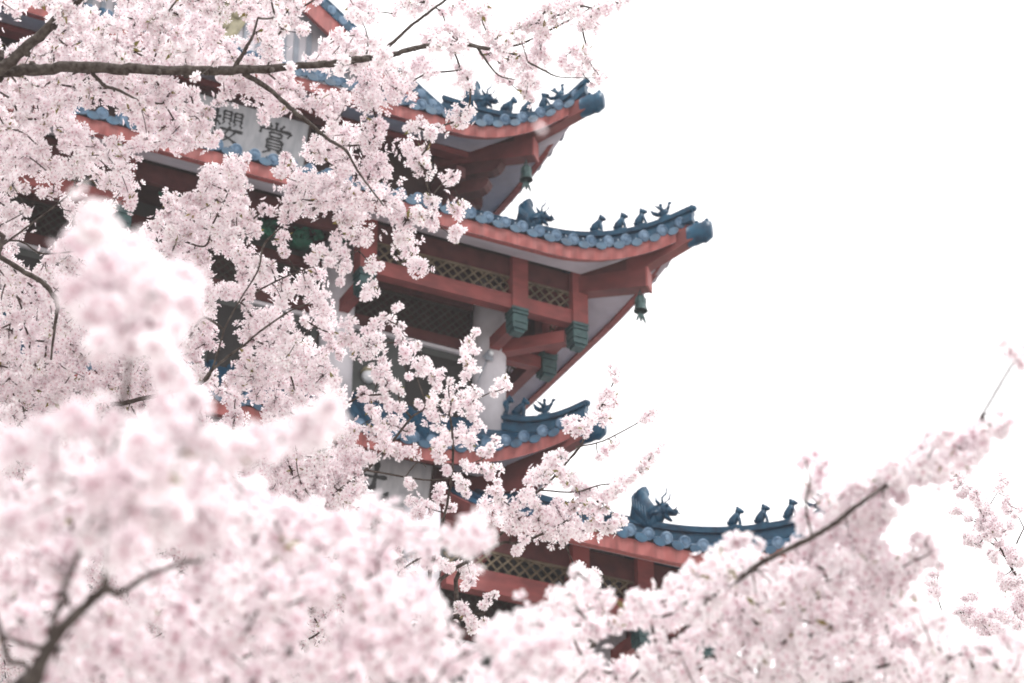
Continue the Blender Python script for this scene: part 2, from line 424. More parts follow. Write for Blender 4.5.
        tl.ball(hp(C_ + tail_len - 0.06, zt + 0.21 + slope * tail_len), 0.04, k=7, n=5); tl.ball(hp(C_ + tail_len - 0.19, zt + 0.21 + slope * tail_len * .6), 0.04, k=7, n=5)
        tl.build('tail_tile', M_RIDGE, roof, smooth=True)
        # beasts
        ang = -math.pi / 4 + k * math.pi / 2
        def place(key, builder, name, w, sc, dz=0.0):
            z = zhip(w) + ridge_h - 0.01 + dz; sl = (zhip(w + 0.1) - zhip(w - 0.1)) / (0.2 * 1.414)
            mb = proto(key, builder)
            Mx = Matrix.Translation(Vector(hp(w, z))) @ Matrix.Rotation(ang, 4, 'Z') @ Matrix.Rotation(-math.atan(sl), 4, 'Y') @ Matrix.Scale(sc, 4)
            o2 = MB(); o2.add([Mx @ Vector(p) for p in mb.v], mb.f); return o2.build(name, M_RIDGE, roof, smooth=True)
        place('dragon', ornament_dragon, 'ridge_dragon', dragon_w, dragon_sc, -0.18)
        for w in beast_w: place('beast', lambda: ornament_beast(0), 'ridge_beast', w, 1.0)
        if rider_w: place('rider', lambda: ornament_beast(1), 'ridge_bird_rider', rider_w, 1.0)
        # corner beam with its squared end block, web above, and the flying rafter on it
        cb = MB()
        z0, z1 = zbeam
        def bar4(w0, z0a, z0b, w1, z1a, z1b, hw):
            v8 = [hp(w, z, s) for w, (za, zb) in ((w0, (z0a, z0b)), (w1, (z1a, z1b))) for z in (za, zb) for s in (-hw, hw)]
            cb.add(v8, [(0, 1, 3, 2), (4, 6, 7, 5), (0, 4, 5, 1), (2, 3, 7, 6), (0, 2, 6, 4), (1, 5, 7, 3)])
        bar4(beam_in - 1.2, z0 + 0.15, z0 - 0.09, beam_end, z1 + 0.19, z1 - 0.19, 0.13)
        cb.cur = 1
        bar4(beam_end + 0.004, z1 + 0.20, z1 - 0.20, beam_end + 0.03, z1 + 0.20, z1 - 0.20, 0.145)
        cb.cur = 0
        tz = zf + lift
        bar4(beam_end - 0.25, z1 + 0.42, z1 + 0.05, C_ + 0.02, tz + 0.13, tz - 0.16, 0.115)
        cb.cur = 2
        # web that fills between beam and soffit
        bar4(beam_in - 0.3, zin + 0.0, z0 + 0.1, beam_end - 0.02, zin + (tz - zin) * 0.62, z1 + 0.15, 0.10)
        cb.build('corner_beam', [M_BEAM, M_FASCIA, M_DRED], roof)  # sides and web painted in shaded reds, end face in a lit red
    return roof

#                 label                             e     zf     lift  out   win   zin    topw  topz
roofC = make_roof('broad middle roof with a long upturned eave over a lattice gallery', 7.40, 25.40, 0.88, 0.40, 6.42, 25.80, 4.55, 27.6)
roofB = make_roof('topmost roof with a gable', 5.98, 28.45, 1.05, 0.45, 4.95, 28.86, 4.45, 30.05, L=2.0,
                  dragon_w=4.85, beast_w=(5.32, 5.62, 5.9), rider_w=6.12, beam_in=4.9, beam_end=5.72, zbeam=(28.85, 28.72))
roofD = make_roof('narrow skirt roof above a white plaque', 5.96, 21.66, 1.02, 0.40, 5.10, 22.05, 4.72, 23.5, L=2.7, concave=0.2, decay=1.1,
                  dragon_w=4.55, beast_w=(5.0, 5.27, 5.5), rider_w=5.84, beam_in=4.9, beam_end=5.62, zbeam=(21.98, 21.83))
roofE = make_roof('lowest and widest roof', 9.15, 19.05, 1.0, 0.45, 7.92, 19.62, 5.0, 21.8, L=2.6, dragon_sc=1.08,
                  dragon_w=7.08, beast_w=(8.17, 8.5, 8.85), rider_w=9.2, beam_in=7.8, beam_end=8.9, zbeam=(19.5, 19.35), cut=4.2)

# ---- gable of the top roof: main slopes, verge, bargeboard and slatted gable wall
BG = 4.66
def zslope(a): return 29.60 + (4.62 - abs(a)) * 0.66 + 0.012 * (4.62 - abs(a)) ** 2
ga = MB(); tl = MB(); fas = MB()
AA = np.linspace(-4.62, 4.62, 29)
for s in (-1, 1):
    aa = [s * x for x in np.linspace(4.62, 0.0, 12)]
    vv = [(a, y, zslope(a)) for y in (-BG, BG) for a in aa] + [(a, y, zslope(a) - 0.12) for y in (-BG, BG) for a in aa]
    ga.add(vv, [(i, i + 1, 13 + i, 12 + i) for i in range(11)] + [(24 + i, 36 + i, 37 + i, 25 + i) for i in range(11)] + [(i, 24 + i, 25 + i, i + 1) for i in range(11)] + [(12 + i, 13 + i, 37 + i, 36 + i) for i in range(11)])
    yy = -BG + 0.14
    while yy < BG:
        pts = [(a, yy, zslope(a)) for a in aa]; vs_ = [(x, y + 0.078 * math.cos(math.pi * c / 4), z + 0.085 * math.sin(math.pi * c / 4)) for x, y, z in pts for c in range(5)]
        ga.add(vs_, [(j * 5 + c, j * 5 + c + 1, (j + 1) * 5 + c + 1, (j + 1) * 5 + c) for j in range(11) for c in range(4)]); yy += 0.275
gable = ga.build('gable_roof', M_TILE, PAG)
for f in (-1, 1):
    vr = MB()
    n = 15
    prof = [(-0.12, -0.1), (-0.12, 0.12), (-0.08, 0.15), (-0.1, 0.2), (-0.06, 0.27), (0.06, 0.27), (0.1, 0.2), (0.08, 0.15), (0.12, 0.12), (0.12, -0.1)]
    for s in (-1, 1):
        aa = np.linspace(4.66, 0, n)
        vv = [(s * a, f * (BG - 0.14) + py, zslope(a) + pz) for a in aa for py, pz in prof]
        vr.add(vv, [(i * 10 + j, i * 10 + (j + 1) % 10, (i + 1) * 10 + (j + 1) % 10, (i + 1) * 10 + j) for i in range(n - 1) for j in range(10)] + [tuple(range(10)), tuple((n - 1) * 10 + j for j in range(10))])
    vr.build('verge_ridge', M_RIDGE, gable)
    ve = MB()           # verge tile ends facing the front, row of discs down the slope
    for s in (-1, 1):
        for i in range(20):
            a = s * (0.12 + i * 0.235)
            ve.lathe([(0.085, -0.03), (0.09, 0.0), (0.07, 0.01), (0.003, 0.012)], 10, Matrix.Translation((a, f * (BG + 0.03), zslope(a) - 0.02)) @ Vector((0, f, -0.2)).to_track_quat('Z', 'Y').to_matrix().to_4x4())
            ve.tube([(a, f * (BG + 0.0), zslope(a) + 0.03), (a, f * (BG - 0.3), zslope(a) + 0.05)], 0.08, 8)
    ve.build('verge_tiles', M_DISC, gable)
    bb = MB()
    for s in (-1, 1):
        aa = np.linspace(4.3, 0, 12)
        vv = [(s * a, f * yb, zslope(a) - dz) for a in aa for yb, dz in ((BG - 0.10, 0.11), (BG - 0.02, 0.11), (BG - 0.02, 0.56), (BG - 0.10, 0.56))]
        bb.add(vv, [(i * 4 + j, i * 4 + (j + 1) % 4, (i + 1) * 4 + (j + 1) % 4, (i + 1) * 4 + j) for i in range(11) for j in range(4)] + [(0, 1, 2, 3), (44, 45, 46, 47)])
    bb.build('bargeboard', M_FASCIA, gable)
    gw = MB(); gw.add([(a, f * (BG - 0.45), z) for a in AA for z in (29.0, max(29.02, zslope(a) - 0.1))] + [(a, f * (BG - 0.55), z) for a in AA for z in (29.0, max(29.02, zslope(a) - 0.1))],
                      [(2 * i, 2 * i + 1, 2 * i + 3, 2 * i + 2) for i in range(28)] + [(58 + 2 * i, 60 + 2 * i, 61 + 2 * i, 59 + 2 * i) for i in range(28)])
    wobj = gw.build('gable_wall', M_WALL, gable)
    sl = MB()
    for i in range(-15, 16):
        a = i * 0.25
        if zslope(a) - 0.6 > 29.6: sl.box(a - 0.05, a + 0.05, f * (BG - 0.45) - 0.03 if f > 0 else -(BG - 0.45) - 0.03, f * (BG - 0.45) + 0.03, 29.1, zslope(a) - 0.5)
    sl.build('gable_slats', M_SLAT, wobj)
    gd = MB()
    gd.slab([(-0.5, 0.0), (-0.3, -0.45), (-0.06, -0.75), (0.06, -0.75), (0.3, -0.45), (0.5, 0.0), (0.25, 0.18), (0, 0.32), (-0.25, 0.18)], 0.1, Matrix.Translation((0, f * (BG - 0.36), 30.95)))
    for dx, dz, r_ in ((-0.25, 0, 0.13), (0.25, 0, 0.13), (0, -0.3, 0.14), (0, 0.12, 0.12)): gd.ball((dx, f * (BG - 0.30), 30.95 + dz), (r_, 0.06, r_))
    gd.build('gable_ornament', M_GOLD, gable)
mr = MB(); mr.box(-0.16, 0.16, -BG, BG, zslope(0) - 0.05, zslope(0) + 0.5); mr.tube([(0, -BG, zslope(0) + 0.55), (0, BG, zslope(0) + 0.55)], 0.13, 10)
mr.build('main_ridge', M_RIDGE, gable)

# ---- storeys
def face_parts(k, fn):
    """run fn with a point mapper for face k (0 is the front)"""
    fn(lambda x, y, z: rot4((x, y, z), k))
def boxk(mb, k, x0, x1, y0, y1, z0, z1):
    c = [rot4((x, y, z), k) for x in (x0, x1) for y in (y0, y1) for z in (z0, z1)]
    mb.add(c, [(0, 1, 3, 2), (4, 6, 7, 5), (0, 4, 5, 1), (2, 3, 7, 6), (0, 2, 6, 4), (1, 5, 7, 3)])

def lattice(mb, k, x0, x1, y, z0, z1, pitch=0.20, w=0.032):
    """crossed diagonal bars clipped to the opening"""
    H = z1 - z0
    for sgn, yo in ((1, 0.0), (-1, 0.018)):
        t = x0 - H
        while t < x1 + H:
            pa, pb = (t, z0), (t + H, z1)
            if sgn < 0: pa, pb = (t, z1), (t + H, z0)
            (xa, za), (xb, zb) = pa, pb
            lo, hi = max(xa, x0), min(xb, x1)
            if hi - lo > 0.03:
                f0, f1 = (lo - xa) / (xb - xa), (hi - xa) / (xb - xa)
                A = Vector(rot4((lo, y + yo, za + (zb - za) * f0), k)); B = Vector(rot4((hi, y + yo, za + (zb - za) * f1), k))
                mb.bar(A, B, 0.016, w, up=Vector(rot4((-sgn * 0.7, 0, 0.7), k)))
            t += pitch
    for z in (z0, z1): boxk(mb, k, x0, x1, y - 0.02, y + 0.035, z - 0.02, z + 0.02)

def gallery(wf, posts, soff, zl1, zl0, zb0, zpost, zend, skip_center=True, wcol=None, zbeam_lo=None, bare=()):
    """hanging frieze under an eave: posts with carved green ends, plain board, lattice and lower beam on each face"""
    for k in range(4):
        full = sorted(set([-p for p in posts] + list(posts)))
        for x0, x1 in zip(full[:-1], full[1:]):
            bd = MB(); la = MB(); bm = MB()
            center = (x0 < 0 < x1)
            A, B = x0 + 0.15, x1 - 0.15
            if center and bare and k == 0: continue
            boxk(bd, k, A, B, -wf - 0.03, -wf + 0.05, zl1 + 0.02, soff + 0.02)
            bd.build('frieze_board', M_DRED, PAG)
            if center and skip_center: continue
            lattice(la, k, A, B, -wf, zl0 + 0.02, zl1)
            boxk(bm, k, A, B, -wf - 0.10, -wf + 0.10, zb0, zl0)
            la.build('lattice_frieze', M_LATT, PAG); bm.build('frieze_beam', M_RED, PAG)
        for p in [q for q in full[1:] if abs(q) not in bare]:          # each face keeps its right-hand corner post; the left one belongs to the next face
            po = MB(); boxk(po, k, p - 0.15, p + 0.15, -wf - 0.15, -wf + 0.15, zpost, soff + 0.03)
            post = po.build('hanging_post', M_RED, PAG)
            en = MB(); H = zpost - zend
            for z0_, z1_, h in ((0.0, 0.12, 0.158), (0.12, 0.17, 0.135), (0.17, 0.27, 0.155), (0.27, 0.33, 0.125), (0.33, 0.62, 0.142), (0.62, 0.68, 0.122), (0.68, 0.88, 0.138), (0.88, 1.0, 0.10)):
                boxk(en, k, p - h, p + h, -wf - h, -wf + h, zpost - z1_ * H, zpost - z0_ * H - 0.002)
            for a_, b_ in ((-1, -1), (1, -1), (1, 1), (-1, 1)): en.ball(rot4((p + a_ * 0.13, -wf + b_ * 0.13, zpost - H * 0.55), k), (0.022, 0.022, 0.10), k=6, n=5)
            en.build('carved_end', M_GREEN, post)
        if wcol:
            for p in [q for q in full[1:-1] if abs(q) not in bare]:
                cbm = MB(); boxk(cbm, k, p - 0.09, p + 0.09, -wf + 0.15, -wcol + 0.02, zbeam_lo, zbeam_lo + 0.24)
                cbm.build('tie_beam', M_RED, PAG)
            cc = MB(); p = full[-1]; q_ = Vector(rot4((p - 0.15, -wf + 0.15, zbeam_lo + 0.12), k)); w_ = Vector(rot4((wcol, -wcol, zbeam_lo + 0.12), k))
            cc.bar(w_, q_, 0.2, 0.24); cc.build('tie_beam', M_RED, PAG)

def wall_storey(w, z0, z1, cols, matw, colr=0.30, col_mat=None, doors=True, lintel=None):
    for k in range(4):
        wl_ = MB(); boxk(wl_, k, -w + 0.28, w - 0.28, -w + 0.20, -w + 0.34, z0, z1)
        wall = wl_.build('storey_wall', matw, PAG)
        if doors:
            full = sorted(set([-c for c in cols] + list(cols)))
            for x0, x1 in zip(full[:-1], full[1:]):
                A, B = x0 + colr + 0.03, x1 - colr - 0.03
                zt = lintel - 0.45
                d = MB(); mid = (A + B) / 2
                boxk(d, k, A, B, -w + 0.13, -w + 0.198, z0 + 0.02, zt)
                door = d.build('door_panel', M_DOOR, PAG)
                op = MB(); boxk(op, k, mid - 0.1, B - 0.12, -w + 0.10, -w + 0.128, z0 + 0.02, zt - 0.22); op.build('doorway_dark_panel', M_DARK, door)  # near-black panel painted for the unlit inside, no real opening
                fr = MB(); boxk(fr, k, A, B, -w + 0.02, -w + 0.19, zt, zt + 0.2); boxk(fr, k, A, B, -w + 0.0, -w + 0.19, lintel + 0.42, lintel + 0.6); fr.build('lintel', M_DRED, PAG)
                sp = MB(); boxk(sp, k, A, B, -w + 0.06, -w + 0.125, zt - 0.07, zt - 0.003); sp.build('door_head', M_WALL, door)
                bk = MB(); boxk(bk, k, A, B, -w + 0.15, -w + 0.195, zt + 0.2, lintel + 0.42); bk.build('transom', M_BROWN, PAG)
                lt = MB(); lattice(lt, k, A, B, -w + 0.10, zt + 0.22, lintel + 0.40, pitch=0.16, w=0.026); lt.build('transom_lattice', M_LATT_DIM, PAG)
        for c in sorted(set([-c for c in cols] + list(cols)))[1:]:
            co = MB(); x, y, _ = rot4((c, -w + 0.02, 0), k)
            co.lathe([(colr, z0), (colr, z1)], 20, Matrix.Translation((x, y, 0)))
            co.build('column', col_mat or M_WALL, PAG, smooth=True)

# C storey: gallery frieze and the recessed wall
gallery(6.27, (6.27, 5.08, 2.18), 25.80, 25.44, 25.05, 24.77, 24.80, 24.33, True, 5.1, 24.47)
wall_storey(5.12, 22.6, 26.4, (5.12, 2.18), M_DOOR, lintel=24.95)
# E storey
gallery(7.78, (7.78, 6.58, 5.40, 2.9), 19.62, 19.24, 18.87, 18.50, 18.55, 18.10, True, 6.6, 18.2, bare=(2.9,))
wall_storey(6.6, 13.0, 20.4, (6.6, 3.2), M_DOOR, lintel=18.7)
# B storey wall (dark) and D storey wall (white plaster between red posts)
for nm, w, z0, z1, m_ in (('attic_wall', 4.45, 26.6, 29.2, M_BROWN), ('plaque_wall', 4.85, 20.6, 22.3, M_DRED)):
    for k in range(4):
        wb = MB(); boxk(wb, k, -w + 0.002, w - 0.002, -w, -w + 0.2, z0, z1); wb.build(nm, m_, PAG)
fl = MB(); fl.box(-6.1, 6.1, -6.1, 6.1, 25.95, 26.05); fl.build('ceiling_panel', M_BROWN, PAG)
pb = MB(); pb.box(-8.6, 8.6, -8.6, 8.6, 12.4, 13.6); pb.box(-8.9, 8.9, -8.9, 8.9, 12.2, 12.9); pb.build('podium', M_STONE, PAG)

# bracket sets under the top roof, corner sets with three rounded noses
def nose_arm(mb, d, p0, p1, w, z0, z1):
    """an arm from p0 to p1 along d whose outer end is rounded off underneath"""
    d = Vector(d).normalized(); s = Vector((-d.y, d.x, 0)) * (w / 2); H = z1 - z0
    prof = [(p0, z1), (p1 - 0.02, z1), (p1, z1 - 0.25 * H), (p1 - 0.03, z1 - 0.55 * H), (p1 - 0.10, z1 - 0.85 * H), (p1 - 0.2, z0), (p0, z0)]
    A = [Vector((d.x * t, d.y * t, z)) + s for t, z in prof]; B = [Vector((d.x * t, d.y * t, z)) - s for t, z in prof]; n = len(prof)
    mb.add(A + B, [tuple(range(n)), tuple(range(n, 2 * n))[::-1]] + [(i, n + i, n + (i + 1) % n, (i + 1) % n) for i in range(n)])
r2 = math.sqrt(2)
for k in range(4):
    c = MB(); dx, dy, _ = rot4((1, -1, 0), k)
    for w1, z0, z1 in ((4.92, 27.45, 27.72), (5.12, 27.98, 28.24), (5.30, 28.36, 28.62)):
        nose_arm(c, (dx, dy, 0), 4.0 * r2, w1 * r2, 0.24, z0, z1)
    for z0, z1, w1 in ((27.5, 27.74, 0.55), (28.02, 28.26, 0.8)):      # arms square to both faces
        for (ex, ey) in (((1, 0), (0, -1))):
            A = rot4((4.45 + (w1 if ex else 0), -4.45 - (w1 if ey else 0), 0), k); B = rot4((4.3, -4.3, 0), k)
            c.bar((B[0] + (A[0] - B[0]) * 0.0, B[1], z0 / 2 + z1 / 2), (A[0] if ex else A[0], A[1], z0 / 2 + z1 / 2), 0.2, z1 - z0)
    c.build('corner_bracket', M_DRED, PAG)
    for a in (-2.9, -1.45, 0.0, 1.45, 2.9):
        b_ = MB(); boxk(b_, k, a - 0.14, a + 0.14, -4.7, -4.452, 27.95, 28.2); boxk(b_, k, a - 0.45, a + 0.45, -4.66, -4.5, 28.2, 28.36)
        boxk(b_, k, a - 0.11, a + 0.11, -4.95, -4.456, 28.364, 28.56); boxk(b_, k, a - 0.6, a + 0.6, -4.9, -4.74, 28.564, 28.72)
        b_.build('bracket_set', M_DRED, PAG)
    pl = MB(); boxk(pl, k, -4.9, 4.9, -4.93, -4.70, 28.74, 28.86); pl.build('wall_plate', M_RED, PAG)

# painted green scrollwork in the open middle bay of the gallery
for px, py in ((188, 176), (183, 190), (234, 200), (268, 224), (306, 236), (326, 228)):
    a, z = on_front(px, py, 5.4)
    sc = MB()
    for i in range(5):
        th = rnd.uniform(-0.6, 3.6); pts = []
        for j in range(7):
            rr = 0.05 + 0.045 * j; pts.append((a + rr * math.cos(th + j * 0.42) + 0.1 * (i - 2), -5.36 - 0.02 * i, z + 0.8 * rr * math.sin(th + j * 0.42)))
        sc.tube(pts, [0.05, 0.05, 0.045, 0.04, 0.035, 0.03, 0.015], 6)
    sc.box(a - 0.16, a + 0.16, -5.33, -5.0, z - 0.06, z + 0.06)
    sc.build('green_scrollwork', M_PGREEN, PAG, smooth=True)

# ---- name plaques: brush strokes as raised ink, hung leaning forward
def brush(mb, O, X, Zv, Nv, pts, w0, w1, taper=0.5):
    n = 10; P = [Vector(p) for p in pts]
    def bez(t):
        if len(P) == 2: return P[0].lerp(P[1], t)
        return (1 - t) ** 2 * P[0] + 2 * t * (1 - t) * P[1] + t * t * P[2]
    L_, R_ = [], []
    for i in range(n + 1):
        t = i / n; c = bez(t); d = (bez(min(1, t + 0.05)) - bez(max(0, t - 0.05))).normalized(); q = Vector((-d.y, d.x))
        w = (w0 + (w1 - w0) * t) * (0.75 + 0.25 * math.cos(2 * math.pi * t)) / 2
        if i == 0 or i == n: w *= 0.55
        L_.append(c + q * w); R_.append(c - q * w)
    out = L_ + R_[::-1]; m_ = len(out)
    fr = [O + X * p.x + Zv * p.y + Nv * 0.012 for p in out]; bk = [O + X * p.x + Zv * p.y - Nv * 0.004 for p in out]
    N1 = n + 1
    fs = [(i, i + 1, m_ - 2 - i, m_ - 1 - i) for i in range(n)] + [(i, m_ + i, m_ + (i + 1) % m_, (i + 1) % m_) for i in range(m_)]
    mb.add(fr + bk, fs)
CH_SHANG = [  # 賞
    ([(0, .5), (0, .30)], .085, .06), ([(-.22, .44), (-.14, .32)], .05, .08), ([(.24, .45), (.13, .31)], .05, .08),
    ([(-.44, .27), (-.46, .16), (-.47, .08)], .08, .06), ([(-.44, .25), (0, .27), (.46, .27)], .06, .08), ([(.46, .27), (.42, .17), (.36, .10)], .09, .03),
    ([(-.18, .17), (-.16, .03)], .06, .05), ([(-.18, .17), (.0, .18), (.2, .16)], .05, .06), ([(.2, .16), (.17, .04)], .06, .05), ([(-.16, .04), (.16, .04)], .05, .05),
    ([(-.23, -.05), (-.22, -.34)], .065, .055), ([(-.23, -.05), (.0, -.03), (.24, -.06)], .05, .06), ([(.24, -.06), (.22, -.34)], .07, .055),
    ([(-.2, -.15), (.2, -.15)], .04, .04), ([(-.2, -.24), (.2, -.24)], .04, .04), ([(-.2, -.33), (.2, -.33)], .045, .045),
    ([(-.1, -.36), (-.2, -.44), (-.33, -.5)], .07, .03), ([(.1, -.36), (.24, -.43), (.36, -.5)], .05, .09)]
CH_YING = [  # 櫻
    ([(-.48, .18), (-.36, .2), (-.2, .24)], .06, .07), ([(-.34, .48), (-.33, 0), (-.35, -.48)], .08, .06), ([(-.35, .15), (-.4, 0), (-.5, -.15)], .06, .03), ([(-.31, .1), (-.24, .03), (-.2, -.02)], .04, .07),
    ([(-.13, .44), (-.12, .12)], .055, .05), ([(-.13, .44), (.12, .44)], .05, .055), ([(.1, .44), (.1, .14)], .055, .05), ([(-.11, .33), (.09, .33)], .035, .035), ([(-.11, .23), (.09, .23)], .035, .035), ([(-.08, .12), (-.14, .03)], .05, .03), ([(.05, .12), (.1, .04)], .04, .05),
    ([(.2, .44), (.2, .12)], .055, .05), ([(.2, .44), (.44, .45)], .05, .055), ([(.43, .45), (.42, .14)], .06, .05), ([(.22, .33), (.41, .33)], .035, .035), ([(.22, .23), (.41, .23)], .035, .035), ([(.26, .12), (.2, .03)], .05, .03), ([(.38, .12), (.46, .03)], .04, .06),
    ([(.12, 0), (.02, -.2), (-.08, -.32)], .07, .05), ([(-.08, -.3), (.15, -.36), (.36, -.5)], .05, .08), ([(.3, -.06), (.22, -.32), (-.14, -.5)], .07, .03), ([(-.2, -.12), (.12, -.1), (.5, -.1)], .06, .08)]
CH_LOU = [  # 樓
    ([(-.48, .18), (-.36, .2), (-.2, .24)], .06, .07), ([(-.34, .48), (-.33, 0), (-.35, -.48)], .08, .06), ([(-.35, .15), (-.4, 0), (-.5, -.15)], .06, .03), ([(-.31, .1), (-.24, .03), (-.2, -.02)], .04, .07),
    ([(-.08, .4), (.4, .41)], .05, .06), ([(-.14, .27), (.46, .28)], .05, .06), ([(-.08, .16), (.4, .16)], .05, .05), ([(-.08, .4), (-.08, .16)], .05, .05), ([(.4, .41), (.39, .16)], .06, .05), ([(.16, .5), (.16, .04)], .07, .06),
    ([(-.06, .06), (.36, .06)], .05, .05), ([(-.06, .06), (-.05, -.08)], .05, .05), ([(.36, .06), (.34, -.08)], .05, .05), ([(-.05, -.08), (.34, -.08)], .05, .05),
    ([(.1, -.1), (.02, -.26), (-.06, -.34)], .07, .05), ([(-.06, -.33), (.16, -.38), (.36, -.5)], .05, .08), ([(.3, -.16), (.22, -.36), (-.14, -.5)], .07, .03), ([(-.18, -.2), (.14, -.19), (.5, -.18)], .06, .08)]
CH_PART = [  # the bold cross stroke and dot visible on the lower plaque
    ([(.02, .5), (.0, .1), (-.04, -.3)], .13, .11), ([(-.42, .02), (-.1, .08), (.34, .1)], .09, .1), ([(-.04, -.2), (-.25, -.32), (-.48, -.36)], .1, .05), ([(.34, -.30), (.40, -.38), (.38, -.48)], .14, .14)]
def plaque(name, label, a0, a1, b, z0, z1, chars, size, tilt=R(14)):
    cz = (z0 + z1) / 2; cx = (a0 + a1) / 2; H = z1 - z0
    base = AX + ub * cx + nb * b
    o = empty(name, (base[0], base[1], cz), THETA); tag(o, label, 'sign', 'name plaques hung on the pagoda')
    X = Vector((1, 0, 0)); Zv = Vector((0, -math.sin(tilt), math.cos(tilt))); Nv = Vector((0, -math.cos(tilt), -math.sin(tilt))); hw = (a1 - a0) / 2
    bd = MB()
    def prism(mb, x0, x1, h0, h1, n0, n1):
        v8 = [X * x + Zv * h + Nv * n for x in (x0, x1) for h in (h0, h1) for n in (n0, n1)]
        mb.add(v8, [(0, 1, 3, 2), (4, 6, 7, 5), (0, 4, 5, 1), (2, 3, 7, 6), (0, 2, 6, 4), (1, 5, 7, 3)])
    prism(bd, -hw, hw, -H / 2, H / 2, -0.05, 0.0); bd.build('board', M_PLAQ, o)
    fr = MB()
    for x0, x1, h0, h1 in ((-hw - .05, hw + .05, H / 2 + .003, H / 2 + .06), (-hw - .05, hw + .05, -H / 2 - .06, -H / 2 - .003), (-hw - .05, -hw - .003, -H / 2 - .003, H / 2 + .003), (hw + .003, hw + .05, -H / 2 - .003, H / 2 + .003)):
        prism(fr, x0, x1, h0, h1, -0.07, 0.03)
    fr.build('frame', M_BROWN, o)
    for x, ch in chars:
        ink = MB()
        for pts, w0, w1 in ch:
            brush(ink, X * (x - cx), X, Zv, Nv, [(p[0] * size, p[1] * size) for p in pts], w0 * size * 1.6, w1 * size * 1.5)
        ink.build('character', M_INK, o)
    hk = MB()
    for s in (-0.6, 0.6): hk.bar(X * (s * hw) + Zv * (H / 2 - 0.05) - Nv * 0.06, X * (s * hw) + Zv * (H / 2) + Vector((0, 0.55, 0.25)), 0.05, 0.05)
    hk.build('hanger', M_BROWN, o)
    return o
plaque('name_plaque', 'wide grey plaque reading 賞櫻樓 in black brush script below the top roof', -1.55, 1.50, 4.98, 27.50, 28.40, ((0.90, CH_SHANG), (-0.02, CH_YING), (-0.94, CH_LOU)), 0.62)
plaque('name_plaque', 'white plaque with one bold black brush character under the small skirt roof', 1.75, 3.93, 5.25, 21.02, 21.92, ((2.92, CH_PART),), 0.62)

# ---- wind bells below the corner beams
def wind_bell(w, ztop, label):
    p = AX + (ub + nb) * w
    o = empty('wind_bell', (p[0], p[1], ztop), THETA); tag(o, label, 'bell', 'wind bells under the roof corners')
    b = MB(); b.lathe([(0.02, -0.10), (0.075, -0.115), (0.092, -0.16), (0.098, -0.27), (0.112, -0.36), (0.128, -0.41), (0.118, -0.41), (0.1, -0.35), (0.05, -0.2)], 14)
    for i in range(8):
        th = 2 * math.pi * i / 8; b.ball((0.098 * math.cos(th), 0.098 * math.sin(th), -0.22), (0.012, 0.012, 0.07), k=5, n=4)
    b.build('bell_body', M_BELL, o, smooth=False)
    h = MB(); h.tube([(0, 0, 0.06), (0, 0, -0.03)], 0.014, 6)
    h.tube([(0.035 * math.cos(t), 0, -0.065 + 0.035 * math.sin(t)) for t in np.linspace(0, 2 * math.pi, 13)], 0.011, 6); h.build('hook', M_BELL, o)
    c = MB(); c.tube([(0, 0, -0.25), (0, 0, -0.47)], 0.012, 6)
    for s in (-1, 1): c.slab([(s * 0.005, -0.44), (s * 0.05, -0.47), (s * 0.085, -0.56), (s * 0.10, -0.65), (s * 0.06, -0.60), (s * 0.02, -0.52)][::s], 0.03, Matrix())
    c.slab([(-0.02, -0.46), (-0.025, -0.58), (0, -0.63), (0.025, -0.58), (0.02, -0.46)], 0.03, Matrix.Rotation(1.57, 4, 'Z'))
    c.build('clapper', M_BELL, o)
    return o
wind_bell(7.10, 25.30, 'green bronze wind bell hanging below the broad middle roof corner, against the sky')
wind_bell(5.61, 28.50, 'green bronze wind bell hanging below the topmost roof corner, against plaster')

# ---- lamps on the gallery wall
a, z = on_front(365, 380, 4.9); p = AX + ub * a + nb * 4.95
o = empty('wall_lamp', (p[0], p[1], z), THETA); tag(o, 'round white globe lamp with bronze cap beside the column in the gallery', 'lamp')
b = MB(); b.ball((0, -0.1, 0), 0.125, k=16, n=10); b.build('globe', M_CERAM, o, smooth=True)
b = MB(); b.lathe([(0.03, 0.19), (0.10, 0.15), (0.14, 0.09), (0.14, 0.06)], 14, Matrix.Translation((0, -0.1, 0))); b.tube([(0, -0.1, 0.18), (0, 0.0, 0.24), (0, 0.08, 0.22)], 0.02, 6); b.build('cap', M_GOLD, o, smooth=True)
a, z = on_front(490, 352, 5.45); p = AX + ub * a + nb * 5.45
o = empty('spotlight', (p[0], p[1], z), THETA); tag(o, 'small grey spotlight clamped on the pale corner column of the gallery', 'lamp')
b = MB(); b.lathe([(0.03, 0.02), (0.07, -0.03), (0.11, -0.12), (0.10, -0.12), (0.04, -0.04)], 8, Matrix.Rotation(R(50), 4, 'X')); b.build('shade', M_SLAT, o)
b = MB(); b.tube([(0, 0.0, 0.02), (0, 0.06, 0.06), (0, 0.10, 0.02)], 0.02, 6); b.tube([(0.0, 0.08, 0.0), (-0.06, 0.085, -0.25), (-0.2, 0.085, -0.62)], 0.012, 5); b.build('bracket', M_SLAT, o)
b = MB(); b.ball((0, -0.05, -0.05), 0.05, k=10, n=6); b.build('bulb', M_CERAM, o, smooth=True)

